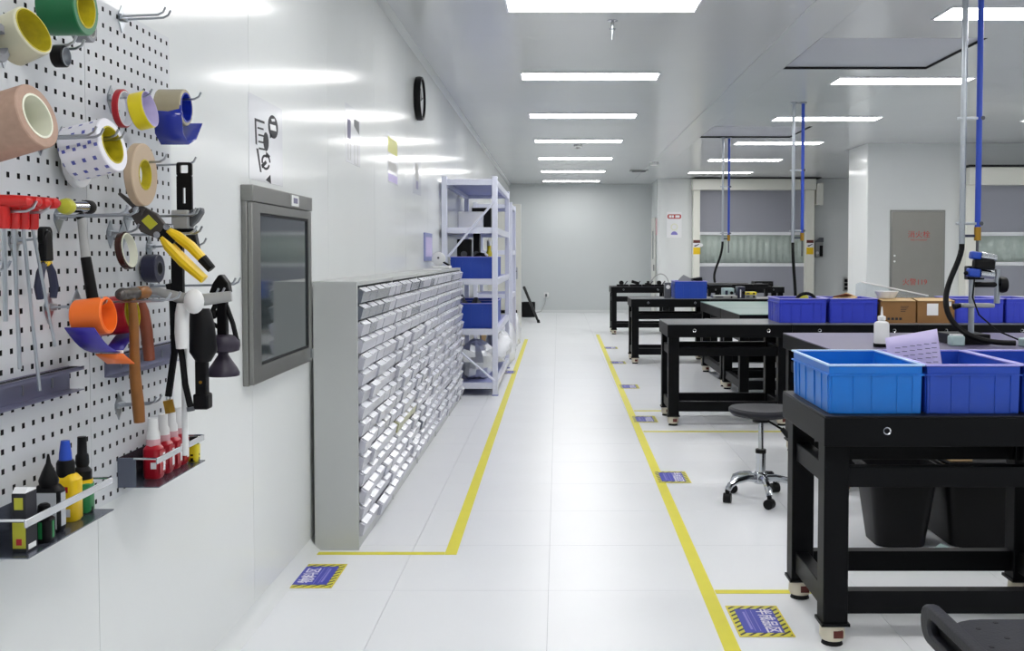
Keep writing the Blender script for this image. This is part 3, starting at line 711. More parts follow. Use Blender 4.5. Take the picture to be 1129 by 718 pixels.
build(MB().box(-0.95, -0.63, 15.30, 15.385, 0.40, 0.445), 'bar', 'plastic_blk', parent=t, bevel=0.006)
build(MB().box(-0.93, -0.90, 15.32, 15.36, 0.0, 0.40), 'stand', 'plastic_blk', parent=t)
# socket
t = thing('wall_socket', (-0.27, 22.3, 0.34), 'white wall socket with a thin cable on the back wall', 'socket')
build(MB().box(-0.325, -0.215, 22.28, 22.3, 0.33, 0.45), 'plate', 'whitep', parent=t, bevel=0.004)
build(MB().box(-0.29, -0.25, 22.25, 22.28, 0.36, 0.42), 'plug', 'greyd', parent=t)
build(MB().tube([(-0.27, 22.26, 0.36), (-0.30, 22.2, 0.2), (-0.38, 22.1, 0.04), (-0.5, 22.0, 0.012)], 0.008), 'cable', 'greyp', parent=t)

# ================================================================== WORKBENCHES
def table(x0, x1, y0, y1, label, zt=0.775, top='tabletop', group='black workbenches', left_detail=True, legw=0.082):
    t = thing('workbench', ((x0+x1)/2, (y0+y1)/2, 0), label, 'workbench', group)
    build(MB().box(x0, x1, y0, y1, zt-0.10, zt-0.006), 'top', 'black', parent=t, bevel=0.003)
    build(MB().box(x0+0.002, x1-0.002, y0+0.002, y1-0.002, zt-0.006, zt), 'top_sheet', top, parent=t, bevel=0.002)
    ix, iy = 0.012, 0.04
    xs = (x0+ix, x1-ix-legw); ys = (y0+iy, y1-iy-legw)
    for x in xs:
        for y in ys:
            l = build(MB().box(x, x+legw, y, y+legw, 0.074, zt-0.10), 'leg', 'black', parent=t, bevel=0.004)
            pl = MB().box(x-0.006, x+legw+0.006, y-0.006, y+legw+0.006, 0.070, 0.080)
            build(pl, 'foot_plate', 'black', parent=l)
            cx, cy = x+legw/2, y+legw/2
            c = MB().lathe([(0.030, 0.070), (0.040, 0.068), (0.042, 0.028), (0.036, 0.016), (0.020, 0.014)], (cx, cy, 0), 'Z', 18)
            k = build(c, 'levelling_caster', 'cream', parent=t)
            build(MB().cyl((cx, cy, 0.0), (cx, cy, 0.016), 0.036, 0.030), 'foot_pad', 'rubber', parent=k)
            build(MB().box(cx-0.006, cx+0.026, cy-0.0425, cy-0.025, 0.030, 0.054), 'adjuster', 'redbrown', parent=k)
    for y in (ys[0]+0.014, ys[1]+0.014):
        build(MB().box(xs[0]+legw, xs[1], y, y+0.05, zt-0.245, zt-0.178), 'upper_rail', 'black', parent=t, bevel=0.003)
        build(MB().box(xs[0]+legw, xs[1], y, y+0.05, 0.107, 0.183), 'lower_rail', 'black', parent=t, bevel=0.003)
    for x in (xs[0]+0.014, xs[1]+0.014):
        build(MB().box(x, x+0.05, ys[0]+legw, ys[1], zt-0.245, zt-0.178), 'side_rail', 'black', parent=t, bevel=0.003)
        build(MB().box(x, x+0.05, ys[0]+legw, ys[1], 0.107, 0.183), 'side_rail', 'black', parent=t, bevel=0.003)
    for f in (0.215, 0.81):
        x = x0+(x1-x0)*f
        bo = MB().lathe([(0.0001, 0.010), (0.007, 0.010), (0.009, -0.002), (0.013, -0.005), (0.0145, 0.002)], (x, y0, zt-0.048), 'Y', 14)
        build(bo, 'screw_socket', 'chrome', parent=t)
    return t
def table_shape_y(*a, **k): return table(*a, **k)
table(0.862, 1.80, 3.225, 3.835, 'black workbench nearest the camera, carrying the bright blue bins')
table(1.803, 2.74, 3.225, 3.835, 'black workbench to the right of the nearest one, mostly out of frame')
table(0.820, 1.755, 7.50, 8.13, 'black workbench of the second row beside the aisle, empty at its near corner', top='mat_grey')
table(1.758, 2.70, 7.50, 8.13, 'black workbench of the second row under blue bins and two cartons', top='mat_grey')
table(2.703, 3.66, 7.50, 8.13, 'black workbench of the second row at the right edge of the photo', top='mat_grey')
table(0.860, 1.79, 11.80, 12.45, 'black workbench of the third row, blue bin with grey sheets on it', top='mat_grey')
table(1.793, 2.72, 11.80, 12.45, 'black workbench of the third row under the instruments', top='mat_grey')
table(2.723, 3.66, 11.80, 12.45, 'black workbench of the third row hidden behind blue bins', top='mat_grey')
table(0.855, 1.79, 16.20, 16.85, 'black workbench of the farthest row beside the aisle, small black tools on it')
table(1.793, 2.72, 16.20, 16.85, 'black workbench of the farthest row in front of the roll-up door', top='mat_grey')
table(2.723, 3.66, 16.20, 16.85, 'black workbench of the farthest row, right of the roll-up door middle', top='mat_grey')
table(1.50, 3.30, 5.35, 6.68, 'wide black workbench with purple-grey mat behind the nearest bins', top='mat_purple', group='wide mat-topped workbenches')
table(1.58, 3.20, 8.72, 9.72, 'wide black workbench with pale green mat, the nearer of the two', top='mat_green', group='wide mat-topped workbenches')
table(1.58, 3.20, 9.74, 11.13, 'wide black workbench with pale green mat, the farther of the two', top='mat_green', group='wide mat-topped workbenches')

# ---- bins on the nearest workbench
b1 = bin_('storage_bin', 'bright azure blue open bin at the corner of the nearest workbench', 0.880, 1.199, 3.262, 3.775, 0.775, 0.160, 'bin_az', 'rim_w', 'open bins on the nearest workbench', t=0.003)
b2 = bin_('storage_bin', 'deeper blue open bin holding a lilac paper on the nearest workbench', 1.201, 1.520, 3.262, 3.775, 0.775, 0.160, 'bin_bl', 'rim_p', 'open bins on the nearest workbench', t=0.003)
b3 = bin_('storage_bin', 'deeper blue open bin cut by the right edge of the photo', 1.522, 1.841, 3.262, 3.775, 0.775, 0.160, 'bin_bl', 'rim_p', 'open bins on the nearest workbench', t=0.003)
t = thing('paper_sheet', (1.31, 3.66, 0.785), 'lilac printed paper sticking up out of the deeper blue bin', 'paper')
pr = []
for i in range(7):
    f = i/6
    pr.append([(1.219+0.192*j/6-0.006*f, 3.64+0.07*f+0.012*math.sin(j*0.8)*(1-f), 0.79+(0.198+0.034*j/6)*f) for j in range(7)])
build(MB().grid(pr), 'sheet', 'paper_lilac', parent=t, solid=0.0008, angle=80)
for k in range(7):
    f = 0.80-0.075*k
    z = 0.79+0.198*f; y = 3.64+0.07*f-0.012
    ln = MB()
    for s_ in range(6):
        x = 1.238+0.027*s_+rnd.uniform(0, 0.006); zz = z+0.034*f*(x-1.219)/0.192
        ln.box(x, x+0.018, y-0.0006, y+0.0006, zz, zz+0.0028)
    tag(build(ln, 'print_line', 'ink_grey', parent=t), kind='stuff')

# ---- things on the purple mat
t = thing('dropper_bottle', (1.83, 5.66, 0.775), 'white plastic dropper bottle on the purple-grey workbench', 'bottle')
build(MB().lathe([(0.045, 0.0005), (0.045, 0.02)], (1.83, 5.66, 0.775), 'Z', 18), 'black_foot', 'rubber', parent=t)
build(MB().lathe([(0.040, 0.02), (0.042, 0.03), (0.042, 0.125), (0.036, 0.14), (0.018, 0.148), (0.018, 0.155)], (1.83, 5.66, 0.775), 'Z', 20), 'body', 'whitep', parent=t)
build(MB().lathe([(0.022, 0.152), (0.022, 0.172), (0.008, 0.178), (0.006, 0.20), (0.003, 0.228)], (1.83, 5.66, 0.775), 'Z', 16), 'nozzle', 'whitep', parent=t)
t = thing('microscope_stand', (2.41, 5.90, 0.775), 'black and grey boom stand with clamp arm at the right edge of the bench', 'stand')
build(MB().box(2.28, 2.50, 5.78, 6.02, 0.7755, 0.835), 'base', 'plastic_blk', parent=t, bevel=0.004)
build(MB().cyl((2.435, 5.90, 0.835), (2.435, 5.90, 1.20), 0.017), 'post', 'steel', parent=t)
build(MB().box(2.37, 2.56, 5.86, 5.94, 0.985, 1.01), 'platform', 'greyp', parent=t, bevel=0.008)
build(MB().cyl((2.33, 5.90, 0.99), (2.38, 5.90, 0.998), 0.02, 0.012), 'clamp_knob', 'plastic_blk', parent=t)
build(MB().box(2.40, 2.50, 5.87, 5.93, 1.15, 1.23), 'clamp_block', 'plastic_blk', parent=t, bevel=0.006)
build(MB().cyl((2.45, 5.90, 1.12), (2.60, 5.90, 1.12), 0.016), 'cross_arm', 'plastic_blk', parent=t)
build(MB().cyl((2.585, 5.90, 1.01), (2.585, 5.90, 1.21), 0.017), 'slide_rod', 'steel', parent=t)
build(MB().lathe([(0.045, -0.02), (0.05, 0), (0.045, 0.02)], (2.615, 5.90, 1.12), 'X', 16), 'hand_wheel', 'plastic_blk', parent=t)
t = thing('electric_screwdriver', (2.46, 5.80, 1.20), 'blue and silver power screwdriver pair hung on the boom stand', 'power tool')
build(MB().obox((2.42, 5.82, 1.292), (0.06, 0.05, 0.045), (0, 0.15, 0)), 'upper_grip', 'bin_bl', parent=t, bevel=0.01)
build(MB().cyl((2.45, 5.82, 1.292), (2.54, 5.82, 1.275), 0.024, 0.02), 'upper_barrel', 'chrome', parent=t)
build(MB().obox((2.47, 5.82, 1.240), (0.12, 0.06, 0.06), (0, 0.06, 0)), 'motor_block', 'plastic_blk', parent=t, bevel=0.012)
build(MB().obox((2.41, 5.82, 1.192), (0.07, 0.055, 0.05), (0, 0.1, 0)), 'lower_grip', 'bin_bl', parent=t, bevel=0.01)
build(MB().cyl((2.45, 5.82, 1.188), (2.53, 5.82, 1.178), 0.026, 0.022), 'lower_barrel', 'chrome', parent=t)
build(MB().sphere((2.36, 5.80, 1.19), 0.013), 'knob', 'plastic_blk', parent=t)
build(MB().tube([(2.41, 5.80, 1.16), (2.40, 5.80, 1.05), (2.43, 5.78, 0.95), (2.52, 5.74, 0.86), (2.66, 5.73, 0.80), (2.70, 5.715, 0.785)], 0.005), 'cord', 'rubber', parent=t)
t = thing('power_adapter', (2.72, 5.62, 0.775), 'grey-blue box on the bench at the right edge of the photo', 'adapter')
build(MB().box(2.62, 2.86, 5.58, 5.70, 0.7755, 0.825), 'body', 'tealbit', parent=t, bevel=0.008)
build(MB().box(2.63, 2.85, 5.575, 5.581, 0.785, 0.800), 'dark_band', 'gap', parent=t)
t = thing('clear_jar', (2.27, 5.72, 0.775), 'small pale translucent block on the bench beside the boom stand', 'block')
build(MB().box(2.235, 2.315, 5.68, 5.75, 0.7755, 0.835), 'body', 'tealbit', parent=t, bevel=0.01)
build(MB().box(2.245, 2.305, 5.69, 5.74, 0.835, 0.842), 'lid', 'whitep', parent=t)

# ---- utility drops: paired pipes hanging from the ceiling
def drop(x, y, zb, label, gap=0.10, hose=None, r=0.017):
    t = thing('utility_drop', (x, y, H), label, 'pipe', 'ceiling utility drops')
    build(MB().cyl((x, y, zb), (x, y, H-0.002), r), 'steel_pipe', 'steel', parent=t)
    build(MB().cyl((x+gap, y, zb+0.10), (x+gap, y, H-0.002), r), 'air_pipe', 'pipe_blue', parent=t)
    for xx in (x, x+gap): build(MB().cyl((xx, y, H-0.014), (xx, y, H-0.001), 0.035), 'flange', 'steel', parent=t)
    for z in (zb+0.12, zb+0.74):
        c = build(MB().box(x-0.035, x+gap+0.035, y-0.012, y+0.012, z-0.008, z+0.008), 'clamp', 'steel', parent=t, bevel=0.003)
        build(MB().cyl((x+gap+0.015, y-0.02, z), (x+gap+0.015, y-0.012, z), 0.012), 'bolt', 'greyd', parent=c)
    build(MB().box(x+0.01, x+gap, y-0.008, y+0.008, zb+0.04, zb+0.055), 'spacer', 'navy', parent=t)
    build(MB().cyl((x+gap, y, zb+0.02), (x+gap, y, zb+0.10), 0.02), 'valve', 'brass', parent=t)
    build(MB().cyl((x+gap, y, zb-0.14), (x+gap, y, zb+0.02), 0.008), 'nipple', 'greyd', parent=t)
    if hose: build(MB().tube(hose, 0.016, 10), 'hose', 'rubber', parent=t)
def bez(p, n=18):
    p = [Vector(q) for q in p]; out = []
    for i in range(n+1):
        q = p[:]; u = i/n
        while len(q) > 1: q = [a.lerp(b_, u) for a, b_ in zip(q, q[1:])]
        out.append(q[0])
    return out
drop(2.39, 5.94, 1.36, 'nearest steel and blue pipes hanging above the purple-grey bench, thick black hose below', 0.092,
     bez([(2.39, 5.94, 1.37), (2.40, 5.93, 1.2), (2.17, 5.85, 1.08), (2.16, 5.78, 0.88), (2.34, 5.72, 0.80), (2.45, 5.68, 0.795), (2.585, 5.65, 0.797)], 26))
drop(2.41, 10.31, 1.42, 'second steel and blue pipes hanging above the green-topped benches', 0.095, bez([(2.41, 10.31, 1.43), (2.41, 10.31, 1.2), (2.44, 10.3, 1.0), (2.43, 10.25, 0.79)]))
drop(2.195, 13.4, 1.46, 'farthest steel and blue pipes hanging in front of the roll-up door', 0.08, bez([(2.195, 13.4, 1.47), (2.19, 13.4, 1.2), (2.05, 13.4, 1.1), (2.08, 13.3, 0.93)]), r=0.015)

# ---- second row: bins and cartons
bb1 = bin_('storage_bin', 'royal blue bin with a black ring showing, left end of the second row', 1.68, 2.05, 7.62, 8.05, 0.775, 0.185, 'bin_vi', 'rim_p', 'blue bins on the second row')
bb2 = bin_('storage_bin', 'royal blue bin with a pink sticker left of the two cartons', 2.065, 2.44, 7.62, 8.05, 0.775, 0.185, 'bin_vi', 'rim_p', 'blue bins on the second row')
sticker(bb2, 2.28, 7.632, 0.85, 0.045, 0.035)
bb3 = bin_('storage_bin', 'royal blue bin with a sticker right of the two cartons', 3.02, 3.40, 7.62, 8.05, 0.775, 0.185, 'bin_vi', 'rim_p', 'blue bins on the second row')
sticker(bb3, 3.22, 7.632, 0.85, 0.05, 0.035)
bb4 = bin_('storage_bin', 'royal blue bin at the right edge of the second row', 3.41, 3.65, 7.62, 8.05, 0.775, 0.185, 'bin_vi', 'rim_p', 'blue bins on the second row')
t = thing('black_ring', (1.93, 7.75, 0.80), 'black ring standing in the left blue bin of the second row', 'ring')
build(MB().tube([(1.925+0.085*math.cos(a), 7.78, 0.91+0.085*math.sin(a)) for a in [2*PI*i/24 for i in range(25)]], 0.013), 'ring', 'rubber', parent=t)
t = thing('lime_cap', (1.93, 7.9, 0.79), 'lime yellow cap sticking out of the left bin of the second row', 'cap')
build(MB().lathe([(0.05, 0), (0.05, 0.17), (0.03, 0.195), (0.0001, 0.20)], (1.93, 7.92, 0.79), 'Z', 16), 'cap', 'lime', parent=t)
t = thing('carton_flaps', (2.24, 7.82, 0.78), 'torn brown cardboard sticking out of the blue bin left of the cartons', 'cardboard')
build(MB().obox((2.22, 7.80, 0.955), (0.16, 0.16, 0.006), (0.2, -0.35, 0.2)), 'flap', 'card_in', parent=t)
build(MB().obox((2.25, 7.85, 0.965), (0.12, 0.14, 0.006), (-0.2, 0.25, 0.5)), 'flap', 'wood_r', parent=t)
build(MB().box(2.18, 2.28, 7.76, 7.9, 0.79, 0.95), 'body', 'card', parent=t)
for x0, x1, l in ((2.452, 2.715, 'brown carton beside the blue bins, left of the two'), (2.728, 3.01, 'brown carton with a white label, right of the two')):
    t = thing('carton', ((x0+x1)/2, 7.75, 0.775), l, 'carton', 'brown cartons on the second row')
    bd = MB().ring([(x0, 7.60), (x1, 7.60), (x1, 7.95), (x0, 7.95)], [(x0+0.004, 7.604), (x1-0.004, 7.604), (x1-0.004, 7.946), (x0+0.004, 7.946)], 'xy', 0.7755, 0.945)
    bd.box(x0+0.004, x1-0.004, 7.604, 7.946, 0.7755, 0.78)
    build(bd, 'body', 'card', parent=t)
    build(MB().obox(((x0+x1)/2, 7.65, 0.952), (x1-x0-0.01, 0.12, 0.004), (0.12, 0, 0)), 'flap', 'card_in', parent=t)
    build(MB().obox(((x0+x1)/2, 7.88, 0.952), (x1-x0-0.01, 0.13, 0.004), (-0.1, 0, 0)), 'flap', 'card_in', parent=t)
    if x0 > 2.6:
        build(MB().box(2.80, 2.885, 7.598, 7.60, 0.835, 0.925), 'label_sheet', 'paper', parent=t)
        build(MB().box(2.945, 2.985, 7.598, 7.60, 0.905, 0.940), 'small_label', 'paper', parent=t)
    else:
        pm = MB(); pm2 = MB()
        for k in range(4): pm.box(2.60, 2.66-0.008*k, 7.5985, 7.60, 0.90-0.012*k, 0.904-0.012*k)
        for k in range(4): pm2.box(2.50+0.03*k, 2.52+0.03*k, 7.5985, 7.60, 0.80, 0.818)
        tag(build(pm, 'print_lines', 'ink', parent=t), kind='stuff'); tag(build(pm2, 'print_marks', 'ink', parent=t), kind='stuff')
t = thing('plastic_sheet', (2.69, 8.08, 0.776), 'clear plastic sheet with a white edge standing behind the cartons', 'plastic sheet')
build(MB().prism([(2.40, 0.776), (2.98, 0.776), (2.98, 0.962), (2.44, 1.075), (2.40, 1.06)], 'xz', 8.075, 8.08), 'sheet', 'clear', parent=t)
build(MB().cyl((2.44, 8.0775, 1.077), (2.985, 8.0775, 0.964), 0.006, n=8), 'edge_lip', 'whitep', parent=t)
t = thing('white_scoop', (2.52, 7.75, 0.955), 'white translucent tub on top of the left carton', 'tub')
build(MB().lathe([(0.055, 0), (0.085, 0.05), (0.09, 0.05), (0.06, -0.003)], (2.53, 7.72, 0.965), 'Z', 16), 'tub', 'whitep', parent=t)

# ---- third and fourth rows: bin and instruments
b5 = bin_('storage_bin', 'royal blue bin holding grey sheets on the third row', 1.375, 1.765, 11.84, 12.25, 0.775, 0.205, 'bin_bl', 'rim_p')
sticker(b5, 1.60, 11.852, 0.865, 0.04, 0.012, 'paper')
t = thing('grey_sheet', (1.50, 12.0, 0.79), 'grey sheet leaning up out of the bin on the third row', 'sheet')
build(MB().prism([(1.43, 0.80), (1.68, 0.80), (1.64, 0.985), (1.50, 1.055), (1.44, 1.0)], 'xz', 12.0, 12.004), 'sheet', 'greyp', parent=t)
t = thing('black_tray', (1.66, 12.1, 0.79), 'black tray tilted in the bin on the third row', 'tray')
build(MB().obox((1.655, 12.1, 0.99), (0.15, 0.2, 0.05), (0, -0.15, 0)), 'tray', 'plastic_blk', parent=t, bevel=0.01)
t = thing('grey_gauge', (1.30, 12.0, 0.775), 'grey upright gauge block left of the bin on the third row', 'gauge')
build(MB().box(1.27, 1.345, 11.95, 12.05, 0.7755, 0.96), 'body', 'greyd', parent=t, bevel=0.006)
build(MB().cyl((1.31, 11.945, 0.91), (1.31, 11.95, 0.91), 0.025), 'dial', 'whitep', parent=t)
build(MB().tube(bez([(1.32, 12.0, 0.96), (1.30, 12.0, 1.08), (1.18, 12.0, 1.12), (1.10, 12.0, 0.95)]), 0.006), 'cable', 'greyp', parent=t)
def tool(x, y, l, s=1.0, kind=0):
    t = thing('bench_fixture', (x, y, 0.775), l, 'fixture', 'small black fixtures on the benches')
    build(MB().box(x-0.09*s, x+0.09*s, y-0.06, y+0.06, 0.7755, 0.805), 'base', 'plastic_blk', parent=t, bevel=0.005)
    if kind == 0: build(MB().cyl((x-0.02, y-0.03, 0.83), (x-0.02, y+0.05, 0.83), 0.034*s), 'body', 'rubber', parent=t)
    elif kind == 1: build(MB().obox((x, y, 0.835), (0.12*s, 0.08, 0.05), (0, 0.3, 0)), 'body', 'rubber', parent=t, bevel=0.012)
    else: build(MB().lathe([(0.05*s, 0.03), (0.05*s, 0.05), (0.02*s, 0.06), (0.02*s, 0.085)], (x, y, 0.775), 'Z', 12), 'body', 'rubber', parent=t)
    build(MB().cyl((x+0.03*s, y, 0.80), (x+0.07*s, y-0.01, 0.86), 0.010), 'lever', 'greyd', parent=t)
for k, (x, l) in enumerate(((1.06, 'small black fixture on the farthest bench, leftmost of four'), (1.27, 'small black fixture on the farthest bench, second from left'), (1.48, 'small black fixture on the farthest bench, third from left'), (1.68, 'small black fixture on the farthest bench, beside the grey gauge'))):
    tool(x, 16.5, l, 1.1, k % 3)
def device(x0, x1, y0, y1, z0, z1, m, l, name='instrument', m2='greyd'):
    t = thing(name, ((x0+x1)/2, (y0+y1)/2, z0), l, 'instrument')
    build(MB().box(x0, x1, y0, y1, z0+0.0005, z1), 'body', m, parent=t, bevel=0.006)
    build(MB().box(x0+0.02, x0+(x1-x0)*0.4, y0-0.006, y0+0.004, z0+0.012, z0+(z1-z0)*0.75), 'panel', m2, parent=t)
    build(MB().cyl((x0+(x1-x0)*0.75, y0-0.015, (z0+z1)/2), (x0+(x1-x0)*0.75, y0, (z0+z1)/2), min(0.02, (z1-z0)*0.3)), 'knob', 'plastic_blk', parent=t)
    return t
device(1.84, 2.12, 11.85, 12.1, 0.775, 0.81, 'greyp', 'flat grey instrument on the third row right of the blue bin')
device(2.14, 2.22, 11.9, 12.1, 0.775, 0.915, 'navy', 'upright navy and white module between the instruments on the third row', m2='whitep')
device(2.225, 2.37, 11.95, 12.1, 0.815, 0.85, 'yeltape', 'yellow box on a grey block beside the navy module')
device(2.225, 2.37, 11.95, 12.1, 0.775, 0.8145, 'greyp', 'grey block under the yellow box on the third row')
device(2.00, 2.13, 12.12, 12.3, 0.775, 0.89, 'tealbit', 'pale teal housing behind the flat grey instrument', m2='navy')
device(1.98, 2.80, 13.3, 13.5, 0.875, 0.905, 'plastic_blk', 'long black bar raised on legs behind the third row')
t = thing('bar_stand', (2.39, 13.42, 0), 'black pedestal under the long bar behind the third row', 'stand')
build(MB().box(1.95, 2.83, 13.25, 13.55, 0.84, 0.8745), 'plate', 'plastic_blk', parent=t)
for x in (2.0, 2.76): build(MB().box(x, x+0.04, 13.36, 13.44, 0, 0.84), 'leg', 'plastic_blk', parent=t)
device(2.45, 3.1, 16.3, 16.6, 0.775, 0.83, 'plastic_blk', 'low black instrument on the farthest row')
device(3.2, 3.5, 16.3, 16.6, 0.775, 0.86, 'plastic_blk', 'black instrument at the right end of the farthest row')

# ---- waste bins under the near benches
def waste(x, y, label, w_=0.17, h=0.44):
    t = thing('waste_bin', (x, y, 0), label, 'waste bin', 'black waste bins under the benches')
    def lp(e, z): return [(a, b_, z) for a, b_ in rrect(x-w_+e, x+w_-e, y-w_+e, y+w_-e, 0.05, 4)]
    L = [lp(0.045, 0.002), lp(0.0, h), lp(0.006, h), lp(0.05, 0.012)]; n = len(L[0]); b = MB(); fs = []
    for k in range(3):
        for i in range(n): j = (i+1) % n; fs.append((k*n+i, k*n+j, (k+1)*n+j, (k+1)*n+i))
    fs += [tuple(range(n-1, -1, -1)), tuple(range(3*n, 4*n))]
    b.add([p for l in L for p in l], fs); build(b, 'body', 'plastic_blk', parent=t)
    o = rrect(x-w_-0.008, x+w_+0.008, y-w_-0.008, y+w_+0.008, 0.055, 4); i_ = rrect(x-w_+0.004, x+w_-0.004, y-w_+0.004, y+w_-0.004, 0.045, 4)
    build(MB().ring(o, i_, 'xy', h-0.02, h+0.006), 'rim', 'rubber', parent=t)
waste(1.525, 4.50, 'black waste bin under the benches, the smaller left one', 0.155, 0.36)
waste(2.06, 4.70, 'big black tub under the benches, right of the smaller bin', 0.36, 0.37)
t = thing('foam_scrap', (1.63, 4.23, 0), 'pale teal scrap on the floor between the black waste bins', 'scrap')
build(MB().prism([(1.59, 0.0), (1.66, 0.0), (1.675, 0.045), (1.64, 0.06), (1.60, 0.03)], 'xz', 4.20, 4.26), 'scrap', 'tealbit', parent=t, bevel=0.004)
tag(build(MB().box(1.71, 2.41, 4.35, 5.05, 0.3765, 0.388), 'board', 'black', bevel=0.003), 'black board lying across the big tub under the benches', 'board')
t = thing('small_carton', (1.77, 4.42, 0.388), 'small open brown carton on the black board under the benches', 'carton')
build(MB().box(1.72, 1.82, 4.37, 4.47, 0.3885, 0.432), 'body', 'card_in', parent=t, bevel=0.002)
build(MB().obox((1.77, 4.42, 0.434), (0.09, 0.09, 0.003), (0.06, 0, 0)), 'flap', 'card', parent=t)

# ---- swivel stools
def stool(x, y, zs, label, rz=0.0):
    t = thing('swivel_stool', (x, y, 0), label, 'stool', 'black swivel stools')
    pr_ = [(0.0001, -0.038), (0.10, -0.036), (0.155, -0.026), (0.172, -0.010), (0.172, 0.004), (0.160, 0.014), (0.10, 0.008), (0.0001, 0.002)]
    b = MB().lathe(pr_, (x, y, zs), 'Z', 28)
    b.v = [Vector((x+(p.x-x)*1.0*(1-0.12*((p.y-y)/0.17)), y+(p.y-y), p.z+0.01*abs((p.x-x)/0.17)**2)) for p in b.v]
    build(b, 'seat', 'pu', parent=t)
    build(MB().cyl((x, y, zs-0.06), (x, y, zs-0.03), 0.045), 'seat_plate', 'plastic_blk', parent=t)
    build(MB().cyl((x, y, zs-0.23), (x, y, zs-0.05), 0.014), 'piston', 'chrome', parent=t)
    build(MB().cyl((x, y, 0.115), (x, y, zs-0.22), 0.0255), 'column', 'chrome', parent=t)
    build(MB().cyl((x, y, zs-0.225), (x, y, zs-0.205), 0.028), 'collar', 'plastic_blk', parent=t)
    lv = build(MB().cyl((x+0.03, y-0.03, zs-0.05), (x+0.10, y-0.07, zs-0.09), 0.006), 'lever', 'plastic_blk', parent=t)
    build(MB().cyl((x+0.095, y-0.067, zs-0.085), (x+0.13, y-0.085, zs-0.125), 0.012, 0.016), 'lever_grip', 'plastic_blk', parent=lv)
    build(MB().lathe([(0.034, 0.09), (0.04, 0.10), (0.034, 0.145), (0.027, 0.15)], (x, y, 0), 'Z', 18), 'hub', 'chrome', parent=t)
    for k in range(5):
        a = rz+2*PI*k/5; c, s = math.cos(a), math.sin(a)
        path = [(x+c*d, y+s*d, z) for d, z in ((0.02, 0.115), (0.08, 0.122), (0.14, 0.112), (0.18, 0.092), (0.196, 0.066))]
        build(MB().tube(path, [0.022, 0.018, 0.017, 0.018, 0.016], 10), 'leg', 'chrome', parent=t)
        px, py = x+c*0.198, y+s*0.198
        a2 = a+0.9; w = build(MB().cyl((px-math.sin(a2)*0.02, py+math.cos(a2)*0.02, 0.0265), (px+math.sin(a2)*0.02, py-math.cos(a2)*0.02, 0.0265), 0.026, n=16), 'caster', 'plastic_blk', parent=t)
        build(MB().cyl((px, py, 0.03), (px, py, 0.07), 0.012), 'fork', 'plastic_blk', parent=w)
    return t
stool(1.07, 5.26, 0.475, 'black swivel stool with chrome five-star base between the two front workbenches', -PI/2+0.03)
# moulded stool cut by the bottom right corner
t = thing('moulded_stool', (1.06, 2.12, 0), 'moulded black stool with a slotted raised edge in the bottom right corner', 'stool')
def seat_z(x, y): return 0.452-0.012*math.cos((x-1.06)*7)+0.0
out = rrect(0.875, 1.26, 1.93, 2.292, 0.10, 6)
n = len(out)
b = MB().prism(out, 'xy', 0.425, 0.456)
build(b, 'seat', 'pu', parent=t, bevel=0.008)
hl = MB()
for hx, hy in ((0.945, 2.225), (1.0, 2.262), (0.985, 2.17), (1.06, 2.21), (0.93, 2.12), (1.02, 2.10), (1.11, 2.25)): hl.lathe([(0.0001, 0.0), (0.006, 0.0), (0.006, 0.001), (0.0001, 0.001)], (hx, hy, 0.456), 'Z', 10)
build(hl, 'vent_holes', 'gap', parent=t)
def stad(y0, y1, z0, z1, n=8):
    r = (z1-z0)/2; zc = (z0+z1)/2
    return arc((y1-r, zc), r, -PI/2, PI/2, n) + arc((y0+r, zc), r, PI/2, 1.5*PI, n)
build(MB().ring(stad(1.90, 2.318, 0.405, 0.492), stad(1.975, 2.262, 0.430, 0.466), 'yz', 0.846, 0.876), 'raised_edge', 'pu', parent=t, bevel=0.007)
build(MB().prism(stad(1.97, 2.27, 0.425, 0.470), 'yz', 0.868, 0.874), 'slot_back', 'rubber', parent=t)
build(MB().cyl((1.06, 2.12, 0.11), (1.06, 2.12, 0.425), 0.025), 'column', 'chrome', parent=t)
for k in range(5):
    a = 0.3+2*PI*k/5; c, s = math.cos(a), math.sin(a)
    build(MB().tube([(1.06+c*d, 2.12+s*d, z) for d, z in ((0.0, 0.12), (0.1, 0.115), (0.17, 0.10), (0.20, 0.06))], 0.017), 'leg', 'chrome', parent=t)
    w = build(MB().cyl((1.06+c*0.2-s*0.02, 2.12+s*0.2+c*0.02, 0.0265), (1.06+c*0.2+s*0.02, 2.12+s*0.2-c*0.02, 0.0265), 0.026), 'caster', 'plastic_blk', parent=t)
